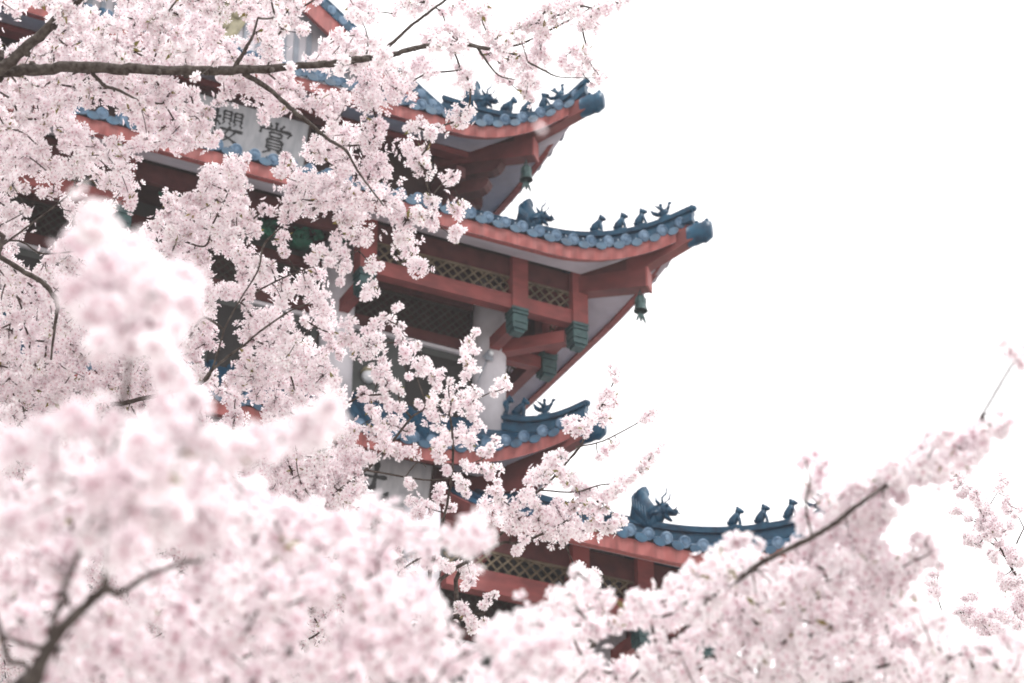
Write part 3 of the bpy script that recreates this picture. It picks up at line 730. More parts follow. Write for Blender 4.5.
# ------------------------------------------------------------------ cherry trees in bloom
# One flower: five notched, cupped petals and a dusky heart. Unit: petal radius 1, facing +z.
def flower_template():
    v, f, c = [], [], []
    for k in range(5):
        th = 2 * math.pi * k / 5; ct, st = math.cos(th), math.sin(th); o = len(v)
        for x, y, z, q in ((0.06, 0, 0.0, 0.05), (0.42, 0.24, 0.10, 0.45), (0.40, 0, 0.05, 0.40), (0.42, -0.24, 0.10, 0.45),
                           (0.80, 0.345, 0.24, 0.85), (0.78, 0, 0.17, 0.8), (0.80, -0.345, 0.24, 0.85), (1.02, 0.17, 0.27, 1.0), (0.90, 0, 0.23, 0.95), (1.02, -0.17, 0.27, 1.0)):
            v.append((x * ct - y * st, x * st + y * ct, z)); c.append(q)
        f += [(o, o + 2, o + 1), (o, o + 3, o + 2), (o + 1, o + 2, o + 5, o + 4), (o + 2, o + 3, o + 6, o + 5), (o + 4, o + 5, o + 8, o + 7), (o + 5, o + 6, o + 9, o + 8)]
    o = len(v); v.append((0, 0, 0.16)); c.append(0.0)
    for k in range(5):
        th = 2 * math.pi * (k + .5) / 5; v.append((0.19 * math.cos(th), 0.19 * math.sin(th), 0.10)); c.append(0.12)
    f += [(o, o + 1 + k, o + 1 + (k + 1) % 5) for k in range(5)]
    for k in range(7):          # stamens
        th = 2 * math.pi * (k + .2) / 7; ct, st = math.cos(th), math.sin(th); o = len(v)
        for x, y, z in ((0.08, 0.025, 0.1), (0.08, -0.025, 0.1), (0.33, -0.035, 0.34), (0.33, 0.035, 0.34)): v.append((x * ct - y * st, x * st + y * ct, z))
        c += [0.35, 0.35, 0.06, 0.06]; f.append((o, o + 1, o + 2, o + 3))
    return np.array(v), f, np.array(c)
FV, FF, FC = flower_template()
F_LOOPS = np.concatenate([np.array(x) for x in FF]); F_SIZES = np.array([len(x) for x in FF])

def blossom_mesh(name, pos, nrm, size, tint, parent, pmat=None):
    """all flowers of one bough as one mesh (flowers as foliage)"""
    n = len(pos); nv = len(FV)
    nrm = nrm / np.linalg.norm(nrm, axis=1, keepdims=True)
    ref = rng.normal(size=(n, 3)); t1 = np.cross(nrm, ref); t1 /= np.linalg.norm(t1, axis=1, keepdims=True); t2 = np.cross(nrm, t1)
    jx = rng.normal(1, 0.10, (n, nv)); cup = rng.uniform(0.6, 2.3, (n, 1))
    lx = FV[None, :, 0] * jx; ly = FV[None, :, 1] * jx; lz = FV[None, :, 2] * cup
    V = pos[:, None, :] + (lx[..., None] * t1[:, None, :] + ly[..., None] * t2[:, None, :] + lz[..., None] * nrm[:, None, :]) * size[:, None, None]
    V = V.reshape(-1, 3).astype(np.float32)
    L = (F_LOOPS[None, :] + (np.arange(n) * nv)[:, None]).reshape(-1).astype(np.int32)
    S = np.tile(F_SIZES, n).astype(np.int32); ST = np.concatenate([[0], np.cumsum(S)[:-1]]).astype(np.int32)
    me = bpy.data.meshes.new(name)
    me.vertices.add(len(V)); me.vertices.foreach_set('co', V.reshape(-1))
    me.loops.add(len(L)); me.loops.foreach_set('vertex_index', L)
    me.polygons.add(len(S)); me.polygons.foreach_set('loop_start', ST); me.polygons.foreach_set('loop_total', S)
    at_ = me.attributes.new('petal', 'FLOAT_VECTOR', 'POINT')
    q = np.zeros((n, nv, 3), np.float32); q[:, :, 0] = FC[None, :]; q[:, :, 1] = tint[:, None]
    at_.data.foreach_set('vector', q.reshape(-1))
    me.materials.append(pmat or M_PETAL)
    me.update(calc_edges=True); me.validate()
    o = bpy.data.objects.new(name, me); COL.objects.link(o); o.parent = parent
    return o

def inpoly(p, poly):
    x, y = p; c = False; j = len(poly) - 1
    for i in range(len(poly)):
        xi, yi = poly[i]; xj, yj = poly[j]
        if (yi > y) != (yj > y) and x < (xj - xi) * (y - yi) / (yj - yi) + xi: c = not c
        j = i
    return c
def pdist(p, poly):
    best = 1e9; px, py = p
    for (x0, y0), (x1, y1) in zip(poly, poly[1:] + poly[:1]):
        dx, dy = x1 - x0, y1 - y0; t = max(0, min(1, ((px - x0) * dx + (py - y0) * dy) / (dx * dx + dy * dy + 1e-9)))
        best = min(best, math.hypot(px - x0 - t * dx, py - y0 - t * dy))
    return best
def fill(poly, holes, spacing, rlo, rhi, margin=0.8, edge=0.6, tries=9000):
    """spots for flower clusters spread through a region, kept clear of its gaps"""
    xs = [p[0] for p in poly]; ys = [p[1] for p in poly]; out = []; grid = {}
    for _ in range(tries):
        p = (rnd.uniform(min(xs), max(xs)), rnd.uniform(min(ys), max(ys))); r = rnd.uniform(rlo, rhi)
        if not inpoly(p, poly) or pdist(p, poly) < r * edge: continue
        if any(inpoly(p, h) or pdist(p, h) < r * margin for h in holes if min(q[0] for q in h) - r < p[0] < max(q[0] for q in h) + r and min(q[1] for q in h) - r < p[1] < max(q[1] for q in h) + r): continue
        gx, gy = int(p[0] // spacing), int(p[1] // spacing)
        if any(math.hypot(p[0] - a, p[1] - b) < spacing for i in (-1, 0, 1) for j in (-1, 0, 1) for a, b in grid.get((gx + i, gy + j), ())): continue
        grid.setdefault((gx, gy), []).append(p); out.append((p[0], p[1], r))
    return out

def spline(P, n):
    """Catmull-Rom through points (any dimension), n samples per span"""
    P = [np.array(p, float) for p in P]; Q = [2 * P[0] - P[1]] + P + [2 * P[-1] - P[-2]]; out = []
    for i in range(1, len(Q) - 2):
        for j in range(n):
            t = j / n
            out.append(0.5 * ((2 * Q[i]) + (-Q[i - 1] + Q[i + 1]) * t + (2 * Q[i - 1] - 5 * Q[i] + 4 * Q[i + 1] - Q[i + 2]) * t * t + (-Q[i - 1] + 3 * Q[i] - 3 * Q[i + 1] + Q[i + 2]) * t ** 3))
    out.append(P[-1]); return out

FLOWER = 0.0165                     # petal reach in metres: a flower is about 3.3 cm across
def cherry_tree(label, trunk, boughs, clusters, dens=1.0, tw=1.0, leafy=0.5, pmat=None):
    """trunk: [(x,y,z,r)...] in metres; boughs: [(name, [(px,py,depth,width_px)...])]; clusters: [(px,py,depth,r_px)...].
    The first point of every bough is carried on to the trunk; every cluster hangs on a twig that grows from the nearest wood."""
    base = trunk[0]
    root = empty('cherry_tree', base[:3]); tag(root, label, 'cherry tree', 'cherry trees in blossom')
    off = np.array(base[:3])
    tb = MB(); sp = spline(trunk, 6); tb.tube([p[:3] - off for p in sp], [p[3] for p in sp], 14)
    tb.build('trunk', M_BARK, root, smooth=True)
    top = np.array(trunk[-1][:3])
    nodes, nid, nrad = [], [], []; parts = []
    for bi, (joined, pts) in enumerate(boughs):
        P = [np.append(at(x, y, d), w * d / FPX / 2) for x, y, d, w in pts]
        if joined:        # carried on out of the picture to the trunk
            r0 = P[0][3]; mid = (top + P[0][:3]) / 2 - np.array([0, 0, 0.12 * np.linalg.norm(top - P[0][:3])])
            P = [np.append(top, max(r0 * 1.8, 0.03)), np.append(mid, r0 * 1.35)] + P
        S = spline(P, 7); mb = MB(); S = [np.append(s[:3] + (rng.normal(0, 0.12, 3) * s[3] if 0 < i < len(S) - 1 else 0), s[3] * rng.uniform(0.93, 1.1)) for i, s in enumerate(S)]
        mb.tube([s[:3] - off for s in S], [max(s[3], 0.0012) for s in S], 9)
        for s in S[3:-2:3]:        # spur knobs
            if s[3] > 0.006: mb.ball(s[:3] - off + rng.normal(0, 1, 3) * s[3] * 0.55, s[3] * 0.7, k=6, n=4)
        parts.append([mb, [], [], [], [], None])
        for s in S: nodes.append(s[:3]); nid.append(bi); nrad.append(s[3])
    C_ = np.array([at(x, y, d) for x, y, d, r in clusters]); CR = np.array([r * d / FPX for x, y, d, r in clusters]); CD = np.array([d for x, y, d, r in clusters])
    N = [np.array(p) for p in nodes]; owner = list(nid)
    n = len(C_)
    NA = np.array(N)
    # grow: nearest unconnected cluster to the wood so far (depth counts a little less)
    view = cw
    def metric(D): along = D @ view; perp = D - along[..., None] * view; return np.linalg.norm(perp, axis=-1) + 0.5 * np.abs(along)
    bd = np.full(n, 1e9); bp = np.zeros(n, int)
    for i in range(n):
        m_ = metric(NA - C_[i]); j = int(np.argmin(m_)); bd[i], bp[i] = m_[j], j
    done = np.zeros(n, bool); gid = [None] * n; parent = [None] * n; order = []
    cn = {}
    for _ in range(n):
        i = int(np.argmin(np.where(done, 1e9, bd))); done[i] = True; order.append(i)
        p = bp[i]; parent[i] = p
        own = owner[p]
        owner.append(own); N.append(C_[i]); cn[i] = len(N) - 1
        m_ = metric(C_ - C_[i]) + 0.012
        upd = (~done) & (m_ < bd); bd[upd] = m_[upd]; bp[upd] = len(N) - 1
    desc = {}
    for i in reversed(order):
        k = cn[i]; desc[k] = desc.get(k, 0) + 1
        if parent[i] >= len(nodes): desc[parent[i]] = desc.get(parent[i], 0) + desc[k]
    for i in order:
        own = owner[cn[i]]; mb, fp, fn_, fs, ft, _ = parts[own]
        A, B = N[parent[i]], C_[i]; L = np.linalg.norm(B - A)
        md = (A + B) / 2 + rng.normal(0, 0.10, 3) * L + np.array([0, 0, -0.05 * L]); q = min(desc[cn[i]], 14)
        r0 = tw * (0.0016 + 0.0005 * q ** 0.7); r1 = tw * (0.0013 + 0.0004 * (q - 1) ** 0.7)
        pts = [(1 - t) ** 2 * A + 2 * t * (1 - t) * md + t * t * B for t in (0, .25, .5, .75, 1)]
        mb.tube([p - off for p in pts], [r0 + (r1 - r0) * t for t in (0, .25, .5, .75, 1)], 5)
        # the umbels: flowers on a loose ball round the spur, some lower ones hanging
        Rr = CR[i]; size0 = FLOWER
        m = int(dens * 9.5 * (Rr / (2 * FLOWER)) ** 2 + 5)
        d_ = rng.normal(size=(m, 3)); d_ /= np.linalg.norm(d_, axis=1, keepdims=True)
        rr = Rr * np.where(rng.uniform(size=m) < 0.16, rng.uniform(1.0, 1.55, m), rng.uniform(0.4, 1.02, m)); rr = np.maximum(rr - size0 * 0.5, 0.3 * Rr)
        squash = rng.uniform(0.6, 1.25, 3)
        pos = B + d_ * squash * rr[:, None]
        nn = d_ + rng.normal(0, 0.38, (m, 3))
        fp.append(pos - off); fn_.append(nn); fs.append(size0 * rng.uniform(0.82, 1.12, m)); ft.append(np.clip(rng.normal(rng.uniform(0.05, 0.75), 0.2, m), 0, 1))
        # pedicels, and a few bronze leaflets at the heart of the cluster
        for q_ in range(0, m, 2): mb.tube([B - off, (B + pos[q_]) / 2 - off + rng.normal(0, .003, 3), pos[q_] - off], [0.0009, 0.0007, 0.0007], 3, cap=False)
        if rng.uniform() < leafy:
            mb.cur = 1
            for _l in range(rng.integers(2, 5)):
                dl = rng.normal(size=3); dl /= np.linalg.norm(dl); sl = np.cross(dl, rng.normal(size=3)); sl /= np.linalg.norm(sl)
                b0 = B - off; ll = min(Rr * 0.95, 0.045) * rng.uniform(.7, 1.2); w_ = ll * 0.17
                mb.add([b0 + dl * ll * .15, b0 + dl * ll * .6 + sl * w_, b0 + dl * ll * 1.1, b0 + dl * ll * .6 - sl * w_], [(0, 1, 2, 3)])
            mb.cur = 0
    for mb, fp, fn_, fs, ft, _ in parts:
        br = mb.build('branch', [M_BARK, M_LEAF], root, smooth=True)
        if fp: blossom_mesh('blossoms', np.concatenate(fp), np.concatenate(fn_), np.concatenate(fs), np.concatenate(ft), br, pmat)
    return root

def dep(lst, d, j): return [(x, y, d + rnd.uniform(-j, j), r) for x, y, r in lst]
def line(pts, d): return [(x, y, d + (0 if len(q) == 0 else q[0]), w) for x, y, w, *q in pts]

# ---- gaps through which the pagoda or the dark under its eaves is seen
HOLES = [
 [(179,73),(204,75),(214,80),(216,100),(206,100),(196,84),(180,82)],
 [(210,104),(234,106),(262,121),(284,122),(303,128),(303,142),(296,160),(280,152),(262,150),(245,146),(226,140),(214,128)],
 [(228,95),(260,98),(262,106),(240,104)], [(288,112),(300,108),(318,126),(322,138),(306,134)],
 [(187,152),(206,148),(224,146),(226,155),(206,166),(196,172),(190,160)],
 [(226,146),(262,152),(278,164),(278,180),(252,172)],
 [(251,172),(276,180),(281,195),(275,212),(256,208),(247,196)],
 [(296,168),(322,176),(330,172),(318,164)],
 [(133,161),(160,155),(197,157),(198,186),(180,190),(162,187),(158,212),(143,210),(141,191),(154,181),(133,173)],
 [(117,212),(143,212),(143,236),(118,226)],
 [(14,193),(58,202),(62,212),(68,226),(47,245),(47,253),(24,261),(22,232),(49,216),(35,210)],
 [(17,173),(45,176),(49,184),(20,182)], [(70,184),(92,184),(115,192),(114,202),(90,200),(70,194)],
 [(72,110),(92,111),(100,106),(110,106),(130,118),(133,134),(104,136),(90,128)],
 [(49,130),(56,128),(56,156),(49,152)], [(0,12),(18,20),(20,42),(0,44)], [(27,16),(45,12),(44,28),(30,30)], [(92,0),(116,0),(114,8),(96,10)],
 [(250,40),(263,40),(262,52),(250,52)], [(284,40),(300,36),(310,44),(306,62),(286,60)], [(304,10),(320,8),(330,24),(328,34),(312,36)], [(322,-8),(332,-4),(353,24),(350,32),(334,22)],
 [(228,18),(240,20),(234,34),(222,34)],
 [(290,68),(312,70),(326,78),(320,90),(302,86)], [(330,74),(358,78),(358,92),(344,92)], [(342,108),(368,108),(364,120),(344,118)],
 [(250,200),(262,204),(262,232),(250,232)], [(264,214),(286,220),(284,236),(268,240)], [(296,216),(330,206),(346,210),(336,228),(326,246),(308,248),(294,232)],
 [(213,258),(237,262),(234,280),(214,276)], [(252,240),(280,238),(286,250),(306,262),(306,272),(286,272),(270,262)],
 [(258,290),(268,290),(268,304),(259,304)], [(219,302),(240,300),(240,314),(222,314)], [(292,302),(310,300),(310,314),(296,318)],
 [(328,278),(346,272),(352,296),(352,320),(340,318),(330,304)], [(303,332),(314,332),(314,339),(304,339)],
 [(206,352),(236,346),(240,352),(226,372),(208,366)], [(214,321),(238,324),(238,332),(216,332)],
 [(332,352),(352,352),(354,380),(340,372)], [(202,402),(224,404),(222,418),(204,414)], [(242,410),(258,410),(258,424),(244,422)],
 [(328,436),(366,446),(362,452),(330,446)], [(350,386),(370,396),(368,420),(350,420)], [(366,470),(381,470),(382,492),(366,490)],
 [(286,176),(296,186),(288,200),(280,190)],
]
S_POLY = [(-30,-25),(322,-25),(352,-12),(360,10),(372,30),(374,52),(384,72),(380,100),(362,130),(352,165),(362,200),(358,228),(346,240),(340,258),(322,268),(336,282),(332,318),(344,330),(334,352),(338,384),(346,402),(350,440),(366,452),(368,470),(372,500),(410,560),(430,600),(440,690),(-30,690)]

S_EXPL = [(396,89,19),(369,82,16),(370,102,14),(376,126,12),(369,142,15),(414,127,10),(421,122,6),(430,134,9),(437,128,6),(461,114,10),(459,121,9),(468,112,7),(408,149,10),(423,154,10),
 (378,168,18),(368,178,14),(415,160,11),(424,168,9),(448,180,9),(453,176,6),(380,200,20),(395,210,14),(407,220,15),(420,214,10),(432,199,8),(432,218,11),(456,211,9),(464,206,6),(458,230,9),(455,238,6),(409,250,13),(402,240,9),(420,268,10),(416,262,7),(399,238,7),(366,238,9),(371,268,8),(379,266,5),(368,291,8),(374,286,5),(366,297,5),
 (340,282,6),(344,268,8),(395,309,4),(400,305,3),(375,324,7),(384,317,5),(391,321,5),(368,331,6),(368,346,11),(378,342,8),(356,347,8),(353,338,6),(398,332,5),(402,326,3),(401,342,7),(405,352,6),(413,350,7),(418,345,4),(404,360,5),(347,326,7),(352,320,5),(343,340,7),(341,355,6),(470,345,7),(465,352,6),(476,332,4),
 (366,354,8),(381,370,9),(378,378,7),(384,362,5),(388,383,9),(397,388,7),(382,394,8),(363,394,8),(370,398,6),(409,376,3),(419,368,9),(426,362,5),(429,370,7),(434,378,7),(440,374,5),(437,386,6),(467,360,6),(469,366,6),(465,376,5),(475,369,5),(450,381,3),(461,398,13),(451,404,9),(470,404,9),(434,400,9),(428,408,7),(434,416,10),(441,424,6),(399,407,8),(390,404,7),(418,403,4),(377,415,8),(370,410,6),(391,424,11),(375,428,12),(383,436,10),(407,430,7),(353,429,9),(347,440,10),(445,434,6),(461,431,7),(475,429,6),(470,437,7),
 (475,351,4),(500,386,7),(505,381,5),(493,392,5),(508,386,4),(477,393,5),(472,414,8),(478,425,6),(491,447,5),(489,454,4),(496,440,4),(567,424,5),(573,420,4),(577,427,6),(584,428,6),(588,424,4),(553,456,4),(614,372,5),(618,379,4),(611,367,3),(609,393,6),(613,402,6),(609,410,6),(602,406,7),(604,398,5),(605,417,6),(596,416,5),(591,420,4),(605,452,5),(600,456,4),(613,446,4),(617,441,4),
 (648,416,5),(654,413,4),(644,419,4),(652,456,4),(656,450,4),(661,445,3.5),(648,460,5),(644,466,5),(640,472,5),(622,484,7),(616,490,7),(628,479,5),(634,476,4),(575,484,8),(567,478,7),(584,490,7),(561,472,6),(554,463,8),(560,456,6),(547,468,6),(543,477,7),(601,497,7),(608,494,6),(591,492,6),
 (412,452,8),(397,452,10),(385,446,9),(362,456,9),(372,458,8),(348,454,10),(352,476,12),(346,496,12),(358,488,9),(438,448,9),(444,442,8),(440,460,7),(446,470,6),(453,438,8),(462,436,7),(471,444,6),(482,452,5),(463,463,3.5),(473,469,5),(466,466,4),(481,469,5),(494,472,7),(489,476,5),(463,486,7),(466,494,5),(459,478,5),(440,489,6),(437,497,5),(450,508,6),(446,500,4),(408,482,5),(412,486,4),(496,491,7),(500,498,6),(503,506,6),(498,482,4),(534,474,7),(528,480,5),(522,500,10),(529,493,8),(514,508,8),(534,503,8),(418,512,10),(428,508,9),(412,502,8),(491,512,10),(500,516,9),(484,505,7),(520,522,10),(512,528,8),(530,526,9),(538,520,8),(520,545,6),(516,551,6),(524,539,5),
 (553,518,10),(546,526,8),(558,510,8),(552,534,7),(543,512,7),(567,530,8),(573,522,7),(564,540,5),(585,530,7),(578,534,6),(592,526,7),(598,521,7),(608,528,6),(614,524,5),(621,521,4),(616,515,3),(571,508,7),(580,503,7),(588,508,6),(596,511,6),(604,506,5),
 (577,572,4),(579,566,3),(588,575,5),(594,573,6),(592,579,6),(584,580,5),
 (442,564,8),(434,560,7),(450,568,6),(467,572,9),(460,566,7),(472,580,7),(466,586,5),(427,564,7),(420,558,8),(518,548,5),(465,613,7),(458,608,6),(470,620,7),(483,606,5),(488,600,5),(494,594,4),(478,627,7),(485,622,5),(472,630,5)]
S_EXPL = [(x, y, r * (1.3 if x > 540 else 1.0)) for x, y, r in S_EXPL]
S_EXPL += [(224,94,7),(218,103,5),(246,86,12),(238,80,10),(272,103,11),(264,95,9),(280,96,8),(203,128,11),(209,112,8),(198,110,12),(212,140,7),(219,135,4),(236,183,9),(240,165,9),(230,172,10),(246,157,5),(210,184,8),(216,200,8),(204,178,7),(284,166,8),(280,174,6),(286,156,4),
 (205,198,10),(192,216,10),(186,228,9),(231,222,13),(248,222,11),(256,231,8),(240,212,9),(213,241,8),(227,240,8),(200,256,9),(264,208,6),(271,212,5),(295,189,11),(302,180,8),(289,202,8),(287,218,8),(296,212,7),(311,212,8),(284,237,8),(284,252,6),(311,181,10),(323,183,9),(321,202,10),(332,186,9),(344,171,10),(354,198,12),(344,220,12),(360,214,10),(350,236,8),(336,242,5),(313,259,7),(322,252,6),(330,257,8),(344,254,7),(243,261,7),(270,266,7),(262,272,6)]
S_FRONT = [(290,66,6),(384,55,11),(378,62,8),(436,44,11),(446,38,8),(460,44,8),(215,60,7),(222,55,6),(197,76,5),(346,60,7),(505,44,9),(520,36,8),(340,70,6),(62,10,12),(72,6,11),(80,16,9)]
M_EXTRA = [(872,512,10),(882,517,9),(864,506,10),(880,507,8),(889,512,8),(870,522,9),(858,508,9),(846,506,8),(834,516,9)]
TOP_EXPL = [(369,11,14),(360,4,10),(412,5,12),(424,2,10),(402,2,8),(438,34,14),(428,40,9),(447,28,9),(459,42,11),(452,48,8),(422,63,10),(415,68,8),(428,72,8),(378,49,12),(390,68,10),(400,72,12),(406,84,10),(466,4,10),(474,12,11),(485,6,9),(476,22,10),(481,14,9),(495,38,12),(487,32,9),(489,54,9),(498,50,8),(509,58,10),(503,66,8),(519,30,9),(512,34,7),(538,22,12),(530,18,9),(544,31,9),(540,38,7),(528,26,8),(554,17,9),(548,10,8),(569,11,10),(560,5,9),(578,6,9),(589,20,11),(582,26,8),(598,13,9),(607,8,9),(618,3,8),(626,-2,8),(570,3,8),(596,27,6),(528,62,11),(520,56,8),(536,56,9),(528,78,9),(522,72,8),(534,84,8),(526,94,7),(530,100,5),(522,88,6),(541,50,8),(546,57,7),(581,54,9),(573,50,7),(588,50,6),(569,66,9),(562,60,7),(580,68,8),(590,62,6),(600,80,6),(605,75,4),(597,72,5),(594,85,4),(466,76,9),(461,82,8),(470,86,7),(460,70,7),(499,76,5),(504,80,5),(510,82,4),(460,45,8),(442,12,5),(452,8,6),(395,14,3)]

S_BOUGHS = [
 (True, line([(-25,74,13),(0,72,12.5),(35,70,12),(80,67,11.5),(130,69,10.5),(195,71,9.5),(240,70,9),(300,66,7.5),(340,63,7.5),(375,57,6.5),(391,55,5.5,.1),(420,47,5,.15),(452,43,4.5,.2),(490,49,4,.3)], 10.08)),
 (True, line([(-20,90,12,-.1),(0,70,11.5,-.1),(30,44,11,-.1),(62,14,10,-.15),(90,-12,9,-.2)], 10.08)),
 (False, line([(235,67,5),(245,50,4),(253,35,2.6),(258,18,2)], 10.08)), (False, line([(92,73,4),(105,86,3.6),(118,90,3),(134,98,2)], 10.08)),
 (False, line([(243,73,6),(270,90,5),(290,108,4.6),(310,124,4),(328,139,3.4),(346,151,2.8),(357,170,2.2),(370,188,1.8),(384,206,1.6)], 10.08)),
 (False, line([(375,57,4),(391,44,3.4),(412,25,3),(432,10,2.6),(450,-3,2.2),(470,-14,2)], 10.08)),
 (False, line([(478,48,3),(490,66,2),(500,76,1.5),(516,80,1)], 10.08)), (False, line([(490,49,3),(520,44,2.4),(550,30,2.2),(580,14,2),(598,4,1.6)], 10.95)), (False, line([(528,62,2),(545,71,2),(560,77,1.2),(595,78,1)], 10.08)),
 (True, line([(-20,246,6),(0,257,5.6),(25,272,5.2),(45,285,5),(57,303,4.6),(55,325,3),(51,360,2)], 9.95)),
 (True, line([(-20,262,3),(0,247,2.4),(30,225,2),(60,202,1.6),(78,186,1.2)], 10.1)), (True, line([(-20,254,2),(45,254,1.8),(90,250,1.4)], 10.1)),
 (True, line([(60,420,5,.3),(130,402,4.4,.2),(195,385,3.6),(210,372,3),(226,358,2.6),(243,346,2.2),(262,330,2),(290,311,1.8),(310,303,1.4)], 10.1)),
 (False, line([(195,385,3),(208,378,2.6),(217,355,2.2),(225,328,1.8),(240,300,1.6),(258,270,1.8),(264,245,2.4),(280,228,2)], 10.1)),
 (False, line([(240,302,2),(265,287,1.8),(290,275,1.6),(312,267,1.4),(340,262,1.2),(360,248,1)], 10.5)),
 (False, line([(225,330,2),(204,318,2.6),(190,336,2),(176,350,1.6)], 10.3)), (False, line([(180,240,2.2),(205,246,2),(213,224,1.8),(223,204,1.6),(232,184,1.2)], 10.5)),
 (True, line([(230,560,6,.3),(290,530,5,.2),(340,490,3.6),(366,470,3),(388,447,2.6),(411,418,2.2),(425,406,1.6),(417,378,1.2)], 10.4)),
 (False, line([(366,470,2.4),(405,477,1.8),(430,480,1.6),(452,477,1.4),(470,464,1.2)], 10.4)), (False, line([(405,477,1.4),(418,462,1.2),(426,467,1)], 10.4)),
 (True, line([(400,640,6,.2),(430,570,4),(444,517,2.8),(448,500,2.6),(453,465,2.6),(452,430,2.4),(449,412,1.8)], 10.5)),
 (True, line([(380,640,6,.2),(440,580,4),(498,545,3),(515,543,2.8),(540,535,2.8),(560,525,2.6),(580,513,2.4),(600,500,2)], 10.5)),
 (True, line([(410,650,6,.2),(460,570,4),(505,530,3),(520,506,2.8),(545,486,2.8),(567,462,2.6),(582,443,2.4),(593,420,2),(606,398,1.6),(617,374,1.2)], 10.6)),
 (False, line([(540,490,1.8),(575,492,1.6),(600,485,1.4),(626,481,1.2),(645,462,1.2),(660,446,1)], 10.6)), (False, line([(575,447,1.6),(600,442,1.4),(625,430,1.3),(648,417,1)], 10.6)),
 (True, line([(420,660,4,.2),(450,630,2.4),(468,615,1.8),(485,612,1.4),(495,594,1)], 10.5)),
]
S_MAIN = fill(S_POLY, HOLES, 10.5, 7, 14, 0.65, 0.35, 14000)
S_BACK = fill(S_POLY, HOLES, 13, 10, 17, 0.8, 0.6, 8000)
cl = dep(S_FRONT, 9.9, 0.08) + dep([(x, y, r * 1.2) for x, y, r in S_EXPL], 10.5, 0.2) + dep([(x, y, r * 1.2) for x, y, r in TOP_EXPL], 10.7, 0.2) + dep(S_MAIN, 10.5, 0.3) + [(x, y, 11.3 + rnd.uniform(-.3, .3), r) for x, y, r in S_BACK]
cherry_tree('cherry tree in sharp focus whose thick bough crosses the picture at the top left', [(-4.2, 8.6, 0, .2), (-4.1, 8.5, 2.4, .17), (-3.9, 8.6, 4.2, .15), (-3.6, 8.6, 5.7, .12)], S_BOUGHS, cl, dens=1.45)

# ---- the bough that climbs from the lower right
M_POLY = [(540,620),(556,594),(577,578),(590,580),(600,590),(612,588),(620,602),(628,596),(637,581),(656,589),(671,575),(688,566),(700,556),(714,562),(718,554),(733,543),(757,548),(770,556),(785,548),(800,532),(830,527),(860,527),(886,548),(896,575),(918,590),(935,612),(960,640),(985,640),(1045,645),(1045,700),(540,700)]
M_SOFT = [(1022,668,12),(1005,640,10),(1022,645,9),(915,606,10),(925,628,16),(940,622,14),(932,645,15),(950,660,16),(975,672,16),(995,665,14),(1010,676,15),(1018,660,12),(965,650,12),(985,648,10)]
M_HOLES = [[(622,634),(642,633),(640,652),(626,654)], [(601,641),(615,641),(613,652),(602,652)], [(668,629),(678,631),(676,638),(669,637)], [(700,650),(711,650),(708,663),(702,662)], [(762,545),(772,540),(784,545),(780,556),(768,554)]]
M_EXPL = [(577,572,6),(590,580,8),(722,550,9),(735,540,8),(745,541,7),(758,544,7),(805,461,9),(813,455,6),(821,470,8),(826,462,5),(817,482,9),(809,490,8),(861,486,9),(853,490,8),(885,476,11),(876,482,9),(892,468,9),(901,466,10),(894,480,8),(922,446,8),(915,452,8),(920,462,10),(930,458,9),(943,435,8),(938,441,7),(934,474,9),(926,478,8),(957,447,12),(950,452,10),(966,440,10),(962,466,8),(972,458,8),(971,434,9),(985,431,9),(979,440,8),(983,447,7),(992,424,7),(999,428,6),(1005,420,5),(1003,428,4),(1016,351,6),(1020,357,5),(1005,344,4),(864,494,11),(874,490,9),(887,490,9),(899,480,8),(901,496,6),(845,494,8),(852,500,9),(824,498,9),(807,514,11),(800,522,9),(831,505,11),(819,522,9),(854,518,11),(844,512,8),(873,528,10),(866,538,10),(861,544,12),(840,532,11),(850,538,10),(875,544,9),(925,544,7),(918,540,5),(934,552,7),(930,560,6),(910,560,8),(903,566,8),(854,565,11),(887,565,10),(895,570,9),(912,573,8),(900,585,9),(880,582,10),(866,574,10)]
M_BOUGHS = [(True, line([(640,720,7,.9),(700,610,6,.8),(740,578,6,.4),(758,565,6.2),(790,548,6),(825,530,5.6),(845,515,5.2),(868,498,4.6),(905,475,3.2,.3),(940,458,2.4,.35),(972,428,1.9,.4),(985,410,2.2,.25),(1000,385,2.4,.25),(1018,355,2,.25)], 5.45)),
 (True, line([(560,720,7),(590,650,5.5),(620,618,4.4),(642,608,3.4),(672,597,3),(690,585,2)], 6.1)), (True, line([(660,720,7),(694,668,4.4),(716,656,3.8),(750,640,3),(800,634,2.4),(830,615,2)], 6.1)),
 (True, line([(780,730,4),(830,660,2.4),(870,620,2),(905,585,1.6),(930,550,1.2)], 6.1)), (False, line([(812,537,2.6),(806,505,2.2),(810,480,1.8),(806,462,1.4)], 5.6)), (True, line([(820,735,4),(900,690,2.4),(960,670,2),(1010,655,1.5)], 6.2))]
mm = dep(M_SOFT, 5.2, 0.2) + dep(fill(M_POLY, M_HOLES, 15, 13, 19, 0.8, 0.45), 5.7, 0.25) + dep(fill(M_POLY, M_HOLES, 18, 14, 20, 0.9, 0.6, 4000), 6.4, 0.2) + dep([(x + dx, y + dy, r * k_) for x, y, r in M_EXPL + M_EXTRA for dx, dy, k_ in [(0, 0, 1.35 if x > 845 else 1.12)] + [(rnd.uniform(-9, 9), rnd.uniform(-7, 7), 0.95) for _q in range(2 if x > 845 and y < 500 else (0 if x < 830 else 1))]], 5.7, 0.15)
cherry_tree('cherry tree whose dark bough slants up across the white sky at the lower right', [(0.9, 5.2, 0, .16), (0.95, 5.2, 1.6, .13), (1.0, 5.3, 2.9, .10), (0.95, 5.4, 3.6, .08)], M_BOUGHS, mm, dens=1.2, tw=0.85, leafy=0.3)

